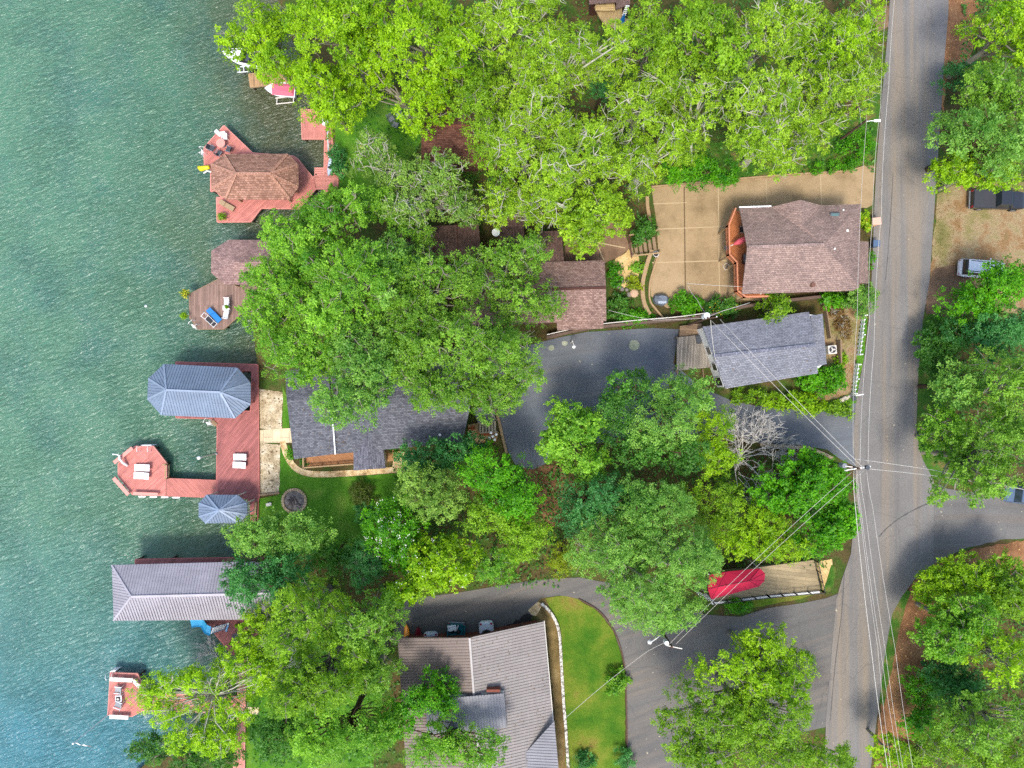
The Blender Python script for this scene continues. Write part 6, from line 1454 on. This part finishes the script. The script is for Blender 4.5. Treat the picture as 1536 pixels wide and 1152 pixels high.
# centre right
tree([(862, 635, 48, 42), (835, 665, 32, 28), (880, 690, 40, 34)], 11, 'vivid', 'fresh green feathery tree on the lower edge of the asphalt driveway', group=MID, leafk='bright')
tree([(945, 585, 44, 34), (925, 620, 36, 30)], 12, 'dark', 'dark green tree top left of the grove by the asphalt driveway', group=MID)
tree([(1030, 590, 58, 38), (1000, 640, 56, 42)], 14, 'dark', 'dense green tree below the grey bungalow porch', group=MID, leafk='soft')
tree([(960, 670, 56, 40), (1030, 680, 40, 30)], 11, 'dark', 'dark understorey tree in the middle of the grove', group=MID)
tree([(1075, 640, 32, 40), (1080, 690, 34, 26)], 9, 'soft', 'light green tree left of the bare grey tree', group=MID, leafk='lime')
tree([(1215, 722, 72, 44), (1190, 745, 60, 30)], 9, 'vivid', 'round vivid green tree beside the junction utility pole', group=MID, lobe=.75)
tree([(1238, 800, 52, 36), (1265, 775, 28, 26)], 8, 'vivid', 'vivid green tree at the street, below the junction utility pole', group=MID, lobe=.8)
tree([(1130, 815, 58, 32), (1185, 820, 40, 26), (1150, 778, 44, 30)], 8, 'yellow', 'yellow-green tree along the back of the maroon canopy', group=MID, leafk='lime')
tree([(900, 745, 60, 42), (870, 775, 36, 34)], 12, 'teal', 'dark blue-green tree above the lower driveway bend', group=MID)
tree([(985, 760, 66, 50)], 15, 'teal', 'blue-green tree in the middle of the grove', group=MID, leafk='soft')
tree([(920, 830, 80, 50), (960, 880, 60, 40)], 15, 'soft', 'soft light green tree over the lower driveway bend', group=MID)
tree([(1020, 840, 66, 58)], 16, 'soft', 'soft light green tree left of the maroon canopy', group=MID)
tree([(1000, 915, 66, 40), (950, 925, 36, 30)], 13, 'soft', 'soft light green tree beside the leaning lamp pole', group=MID)
tree([(1075, 745, 48, 40), (1090, 790, 34, 30)], 8, 'yellow', 'olive-yellow tree below the bare grey tree', group=MID, leafk='moss')
tree([(846, 838, 26, 34)], 7, 'yellow', 'small yellow-green tree at the edge of the lower driveway', group=MID)
tree([(1108, 912, 24, 13)], 2.4, 'vivid', 'leafy shrub on the grass strip under the maroon canopy', name='shrub', cat='shrub', low=.1, lobe=.6)
# lower centre
tree([(640, 690, 50, 34), (690, 680, 44, 26)], 9, 'dark', 'dark blue-green tree below the grey lake house', group=MID, leafk='teal')
tree([(648, 745, 56, 42), (630, 715, 40, 28)], 12, 'yellow', 'pale yellowish tree right of the round olive bush', group=MID, leafk='grey')
tree([(740, 705, 56, 40), (770, 745, 44, 36)], 13, 'dark', 'deep green tree between the driveway and the yellowish tree', group=MID, leafk='vivid')
tree([(730, 775, 46, 38), (785, 805, 40, 44)], 11, 'dark', 'dark leafy tree beside the bare soil of the driveway', group=MID, leafk='moss')
tree([(588, 790, 52, 44), (610, 830, 40, 34)], 9, 'dark', 'dark-leaved magnolia dotted with white blossom', group=MID, leafk='vivid', flower=('petal', 3.2))
tree([(552, 850, 40, 40)], 8, 'soft', 'blue-green feathery tree left of the blossoming magnolia', group=MID, leafk='teal')
tree([(660, 850, 66, 46), (610, 885, 40, 26)], 10, 'vivid', 'vivid green tree above the white and teal cars', group=MID, leafk='lime', flower=('petal', .7))
tree([(738, 850, 46, 30)], 9, 'soft', 'soft green tree above the white soft-top car', group=MID, leafk='bright')
tree([(541, 743, 23, 22)], 2.4, 'bush', 'round clipped olive bush on the lawn', name='shrub', cat='shrub', low=.05, lobe=.9)
tree([(548, 772, 20, 17)], 2.5, 'teal', 'small blue-green bush below the round olive bush', name='shrub', cat='shrub', low=.05, lobe=.5)
# lower left
tree([(394, 808, 64, 44), (455, 800, 42, 34)], 11, 'dark', 'dark green tree below the fire pit lawn', group=SHORE, leafk='soft')
tree([(368, 874, 46, 42), (426, 865, 48, 42)], 11, 'dark', 'dark green tree leaning over the long pale boathouse roof', group=SHORE, leafk='teal')
tree([(500, 830, 36, 34)], 7, 'dark', 'shaded dark shrubby tree between the lawn and the olive oaks', group=SHORE)
tree([(388, 928, 34, 26), (372, 960, 24, 24), (395, 985, 26, 30)], 8, 'lime', 'lime leafed sapling beside the blue water slide deck', group=SHORE, dens=.8)
tree([(462, 915, 60, 48), (430, 960, 40, 36)], 15, 'olive', 'olive oak inland of the pale boathouse roof', group=SOUTH, leafk='moss')
tree([(550, 935, 52, 50)], 15, 'olive', 'olive oak left of the taupe roof corner', group=SOUTH)
tree([(495, 1010, 72, 56), (440, 1035, 44, 40)], 16, 'olive', 'broad olive oak in the middle of the lower left grove', group=SOUTH, leafk='moss')
tree([(560, 1010, 34, 36)], 13, 'olive', 'narrow olive tree against the left wall of the taupe roof', group=SOUTH)
tree([(540, 1090, 68, 50), (480, 1110, 50, 40)], 14, 'dark', 'deep green tree at the bottom edge, right of the shore walkway', group=SOUTH, leafk='bright')
tree([(415, 1105, 44, 50)], 11, 'dark', 'deep green tree at the bottom edge beside the faded walkway', group=SOUTH)
tree([(640, 1045, 46, 34), (600, 1070, 36, 30), (672, 1062, 24, 16)], 11, 'dark', 'deep green tree reaching over the taupe metal roof', group=SOUTH, leafk='vivid')
tree([(650, 1120, 60, 40), (720, 1125, 50, 30)], 12, 'dark', 'deep green tree at the bottom edge over the low grey roof', group=SOUTH, leafk='bright')
sp_ = tree([(228, 1044, 36, 32), (262, 1020, 30, 22), (310, 1020, 48, 24), (350, 998, 40, 22), (300, 1062, 36, 16), (330, 1105, 52, 34), (390, 1015, 34, 30), (280, 1104, 40, 24), (355, 1062, 38, 26), (250, 1072, 30, 16)], 9.5, 'pale', 'sparse lime tree with white limbs sprawling over the faded pink dock', group=SHORE, dens=1.15, lobe=.8, leafk='lemon')
tree([(228, 1126, 48, 28), (290, 1138, 44, 22), (335, 1142, 30, 18)], 5, 'olive', 'low dark green tree on the shore in the bottom left corner', group=SOUTH, leafk='dark')
# lower right
tree([(1120, 1010, 78, 52), (1152, 965, 40, 32), (1180, 1015, 50, 44)], 13, 'moss', 'mossy green tree between the lower driveway and the street', group=SOUTH, leafk='lime')
tree([(1080, 1078, 84, 54), (1165, 1070, 70, 54)], 14, 'moss', 'broad mossy tree at the bottom between driveway and street', group=SOUTH)
tree([(1050, 1130, 66, 34), (1150, 1125, 76, 40), (1235, 1138, 60, 30)], 13, 'moss', 'mossy tree cut by the bottom edge beside the street', group=SOUTH)
tree([(1340, 1132, 32, 26)], 7, 'moss', 'small yellow-green tree at the bottom edge of the pine straw', group=SOUTH, leafk='lime')
tree([(925, 1028, 20, 19)], 2.4, 'vivid', 'round leafy shrub on the edge of the front lawn', name='shrub', cat='shrub', low=.1, lobe=.6, leafk='bright')
tree([(880, 1146, 18, 14)], 1.6, 'teal', 'low blue-green shrub at the bottom of the front lawn', name='shrub', cat='shrub', low=.1, lobe=.6); tree([(940, 1142, 20, 16)], 1.8, 'teal', 'low blue-green shrub at the bottom of the lower driveway edge', name='shrub', cat='shrub', low=.1, lobe=.6)
# across the street
tree([(1500, 30, 52, 44), (1545, 70, 40, 40)], 13, 'lime', 'lime tree in the top right corner', group=EAST)
tree([(1447, 112, 34, 26)], 4, 'dark', 'low dark shrub beside the pine straw at the top right', name='shrub', cat='shrub', leafk='teal')
tree([(1480, 130, 50, 36), (1530, 150, 50, 46)], 12, 'moss', 'mossy tree below the lime tree in the top right corner', group=EAST, leafk='olive')
tree([(1455, 195, 54, 42), (1510, 220, 50, 44)], 13, 'dark', 'dense green tree above the black pickup', group=EAST, leafk='soft')
tree([(1444, 254, 48, 26), (1500, 258, 52, 22)], 9, 'lime', 'bright lime branches hanging over the black pickup', group=EAST)
tree([(1510, 425, 60, 36), (1465, 455, 44, 34)], 8, 'dark', 'dark green tree covering the white van', group=EAST, leafk='vivid')
tree([(1430, 505, 46, 36), (1410, 545, 34, 34)], 5, 'dark', 'dark shrub thicket at the street edge below the white van', name='shrub', cat='shrub', leafk='dark')
tree([(1500, 505, 60, 42)], 9, 'dark', 'shaded blue-green tree behind the thicket', group=EAST, leafk='teal')
tree([(1445, 580, 52, 44)], 10, 'dark', 'green tree at the street opposite the picket fence', group=EAST, leafk='soft')
tree([(1515, 575, 52, 52)], 14, 'moss', 'light olive tree at the right edge, upper of the pair', group=EAST, leafk='olive')
tree([(1425, 640, 40, 36), (1440, 680, 44, 36)], 9, 'olive', 'olive tree at the corner of the side road', group=EAST, leafk='bright')
tree([(1500, 660, 56, 48), (1480, 715, 60, 40), (1430, 735, 36, 24)], 14, 'olive', 'light olive tree overhanging the mouth of the side road', group=EAST)
tree([(1462, 868, 62, 38), (1416, 888, 38, 36)], 6.5, 'moss', 'mossy green tree at the corner below the side road', group=EAST, leafk='lime', dens=1.1)
tree([(1510, 885, 56, 54)], 8, 'moss', 'mossy tree at the right edge below the side road', group=EAST)
tree([(1424, 952, 50, 46), (1462, 928, 48, 40)], 10, 'lime', 'bright green tree beside the widest pine straw', group=EAST, leafk='bright')
tree([(1500, 985, 58, 44)], 12, 'moss', 'mossy tree at the right edge, below the bright green one', group=EAST, leafk='lime')
tree([(1396, 1030, 34, 32), (1384, 1085, 28, 40)], 4, 'dark', 'dark leafy shrub along the pine straw edge', name='shrub', cat='shrub', leafk='vivid')
tree([(1438, 1030, 48, 42)], 8, 'dark', 'dark green tree in the lower right woods', group=EAST, leafk='teal')
tree([(1460, 1090, 62, 42), (1520, 1060, 40, 40)], 13, 'moss', 'mossy tree at the lower right corner', group=EAST, leafk='olive')
tree([(1415, 1125, 42, 34), (1500, 1140, 60, 26)], 10, 'moss', 'mossy tree cut by the bottom right edge', group=EAST)
# shrubs and beds
def shrub(px, py, rx, ry, h, leafk, label, flower=None, kind='vivid', dens=1.0): return tree([(px, py, rx, ry)], h, kind, label, name='shrub', cat='shrub', low=.08, lobe=.55, leafk=leafk, flower=flower, dens=dens)
shrub(1030, 455, 26, 19, 2.2, 'vivid', 'rounded green shrub between the driveway tarpaulin and the transformer pole')
shrub(1085, 458, 30, 17, 2.0, 'dark', 'dark flowering shrub left of the orange-brown deck', ('petal_yellow', .5))
shrub(1170, 462, 26, 30, 5.5, 'moss', 'feathery bright tree standing over the grey bungalow roof edge', kind='lime')
shrub(1300, 445, 28, 26, 4.0, 'soft', 'feathery green bush at the street below the brown house', kind='soft')
shrub(1255, 450, 34, 12, 2.0, 'vivid', 'low green shrubs under the lower eave of the brown house')
shrub(1301, 330, 8, 14, 1.4, 'lime', 'yellow-flowering shrub behind the pink brick pillar', ('petal_yellow', 2.5))
shrub(1306, 388, 9, 15, 1.5, 'vivid', 'narrow green shrub below the blue wheelie bin')
shrub(1240, 570, 38, 26, 3.2, 'vivid', 'dense vivid green shrub at the lower corner of the grey bungalow')
shrub(1200, 605, 50, 18, 2.2, 'lime', 'spreading yellow-green shrub along the asphalt driveway mouth')
shrub(1130, 596, 34, 13, 2.0, 'moss', 'olive shrub under the lower eave of the grey bungalow')
shrub(1265, 615, 22, 12, 1.2, 'moss', 'low mossy shrub beside the mailbox')
shrub(924, 415, 9, 24, 1.4, 'vivid', 'narrow green hedge against the brown gable end')
shrub(930, 462, 22, 22, 1.8, 'dark', 'dark spiky shrub below the pebble bed')
shrub(955, 476, 34, 12, 1.3, 'vivid', 'low green groundcover shrub above the dark timber wall')
shrub(952, 425, 12, 9, .9, 'yellow', 'yellow-green tuft between the pebbles and the timber wall')
shrub(968, 345, 20, 24, 3.0, 'dark', 'dark broad-leaved shrub at the left edge of the tan driveway')
shrub(960, 400, 12, 8, 1.0, 'bright', 'pale green shrub below the timber stairs')
shrub(505, 232, 14, 24, 2.4, 'teal', 'big-leaved dark plant beside the narrow pink walkway')
shrub(502, 292, 22, 14, 2.6, 'bright', 'palm-like bright plant below the pink steps')
shrub(588, 676, 8, 6, .8, 'dark', 'small dark shrub in the stone courtyard'); shrub(435, 680, 6, 9, 1.0, 'vivid', 'small round shrub between the footpath and the grey lake house'); shrub(455, 690, 6, 8, .8, 'dark', 'small dark shrub at the left end of the low deck')
shrub(1268, 490, 14, 22, .8, 'rust', 'dry brown bush in the bed behind the picket fence', kind='grey'); shrub(1262, 540, 13, 9, .9, 'lime', 'small green bush beside the air conditioner fence'); shrub(1252, 465, 14, 8, 1.0, 'rust', 'orange-brown bush at the top of the dry garden bed', kind='grey')
shrub(1378, 1142, 22, 18, 2.2, 'moss', 'mossy shrub at the bottom edge where the pine straw ends')
shrub(720, 672, 26, 10, 1.6, 'vivid', 'dark green shrub below the rusty terrace', kind='dark')
# bare grey tree
def bare_tree(px, py, hgt, label, spread, name='bare_tree', seed=4, levels=5, n0=7, flatness=.5):
    rr = np.random.default_rng(seed); base = W(px, py, gz((px - 768) * .072) + hgt * .3); g = gz(base.x)
    t = thing(name, label, 'tree', (base.x, base.y, g)); paths = []
    def grow(p, d, L, r, lv):
        e = p + d * L; mid = p.lerp(e, .5) + Vector(rr.normal(size=3)) * L * .07
        paths.append(([p, mid, e], [r, r * .82, r * .6]))
        if lv == 0: return
        for _ in range(int(rr.integers(3, 5))):
            q = p.lerp(e, rr.uniform(.45, 1.0)); nd = (d + Vector(rr.normal(size=3)) * .48).normalized(); nd.z = nd.z * .8 + .05
            grow(q, nd.normalized(), L * rr.uniform(.5, .78), max(.02, r * .55), lv - 1)
    for k in range(n0):
        a = spread[k % len(spread)] + rr.uniform(-.25, .25); d = Vector((math.cos(a), math.sin(a), flatness * rr.uniform(.6, 1.6))).normalized()
        grow(Vector((0, 0, .15)), d, hgt * rr.uniform(.36, .5), .085, levels - 1)
    MB().cyl((0, 0, -.3), .2, .55, 10, .12).build('trunk', BARK['dead'], t)
    tubes_np(paths, 4).build('crown', BARK['dead'], t, smooth=True)
    return t
bare_tree(1118, 690, 7.0, 'bare grey leafless tree beside the asphalt driveway mouth', (R(80), R(50), R(100), R(20), R(-60), R(-100), R(120), R(35)), n0=9, levels=5)
b = bare_tree(330, 1000, 5.0, 'bare white branches of a fallen limb in the water below the blue slide', (R(135), R(150), R(118)), 'fallen_branch', 8, 4, 3, .12)
b = bare_tree(405, 1010, 5.5, 'bare white branch tangle at the shore end of the faded pink dock', (R(20), R(60), R(100), R(-20)), 'bare_branch', 12, 4, 5, .3)
# leaf litter and low growth on the ground under the trees
rr = np.random.default_rng(5)
def litter(n, boxes, kind, L, zoff, nm):
    q = []
    for (x0, y0, x1, y1, w_) in boxes:
        for _ in range(int(n * w_)):
            p = G(rr.uniform(x0, x1), rr.uniform(y0, y1)); q.append((p.x, p.y, p.z + zoff * rr.uniform(.2, 1)))
    q = np.array(q); o = leaf_mesh(nm, q, np.array((0, 0, 1.)) + rr.normal(size=q.shape) * .45, rr.uniform(L * .6, L * 1.4, len(q)), .55, rr.uniform(0, 1, len(q)), LEAVES[kind], rr)
    tag(o, kind='stuff'); return o
litter(14000, [(530, 0, 1310, 260, .4), (560, 250, 960, 330, .1), (820, 680, 1240, 850, .22), (590, 700, 840, 880, .14), (380, 830, 600, 1150, .16), (1400, 460, 1540, 700, .14), (1390, 860, 1540, 1150, .16), (1440, 0, 1540, 270, .1)], 'dark', .34, .5, 'undergrowth')
litter(5000, [(1322, 870, 1400, 1150, .3), (1395, 300, 1440, 430, .2), (1312, 260, 1400, 1150, .12), (1236, 455, 1296, 600, .25), (780, 690, 850, 790, .2)], 'rust', .14, .05, 'leaf_litter')
litter(3000, [(800, 500, 1010, 690, .12), (620, 880, 860, 940, .14), (950, 890, 1240, 1100, .2), (830, 505, 1000, 515, .08), (842, 900, 935, 1150, .1)], 'rust', .13, .03, 'leaf_litter')
q = []
for f, n in LIT:
    f = [Vector(p) for p in f]
    for _ in range(n):
        a, b_, c = random.choice([(f[0], f[1], f[2]), (f[0], f[2], f[3])] if len(f) == 4 else [(f[0], f[1], f[2])])
        u, v = random.random(), random.random()
        if u + v > 1: u, v = 1 - u, 1 - v
        p = a + (b_ - a) * u + (c - a) * v; q.append((p.x, p.y, p.z + .07))
q = np.array(q); tag(leaf_mesh('fallen_leaves', q, np.array((0, 0, 1.)) + rr.normal(size=q.shape) * .25, rr.uniform(.09, .2, len(q)), .6, rr.uniform(0, 1, len(q)), LEAVES['rust'], rr), kind='stuff')
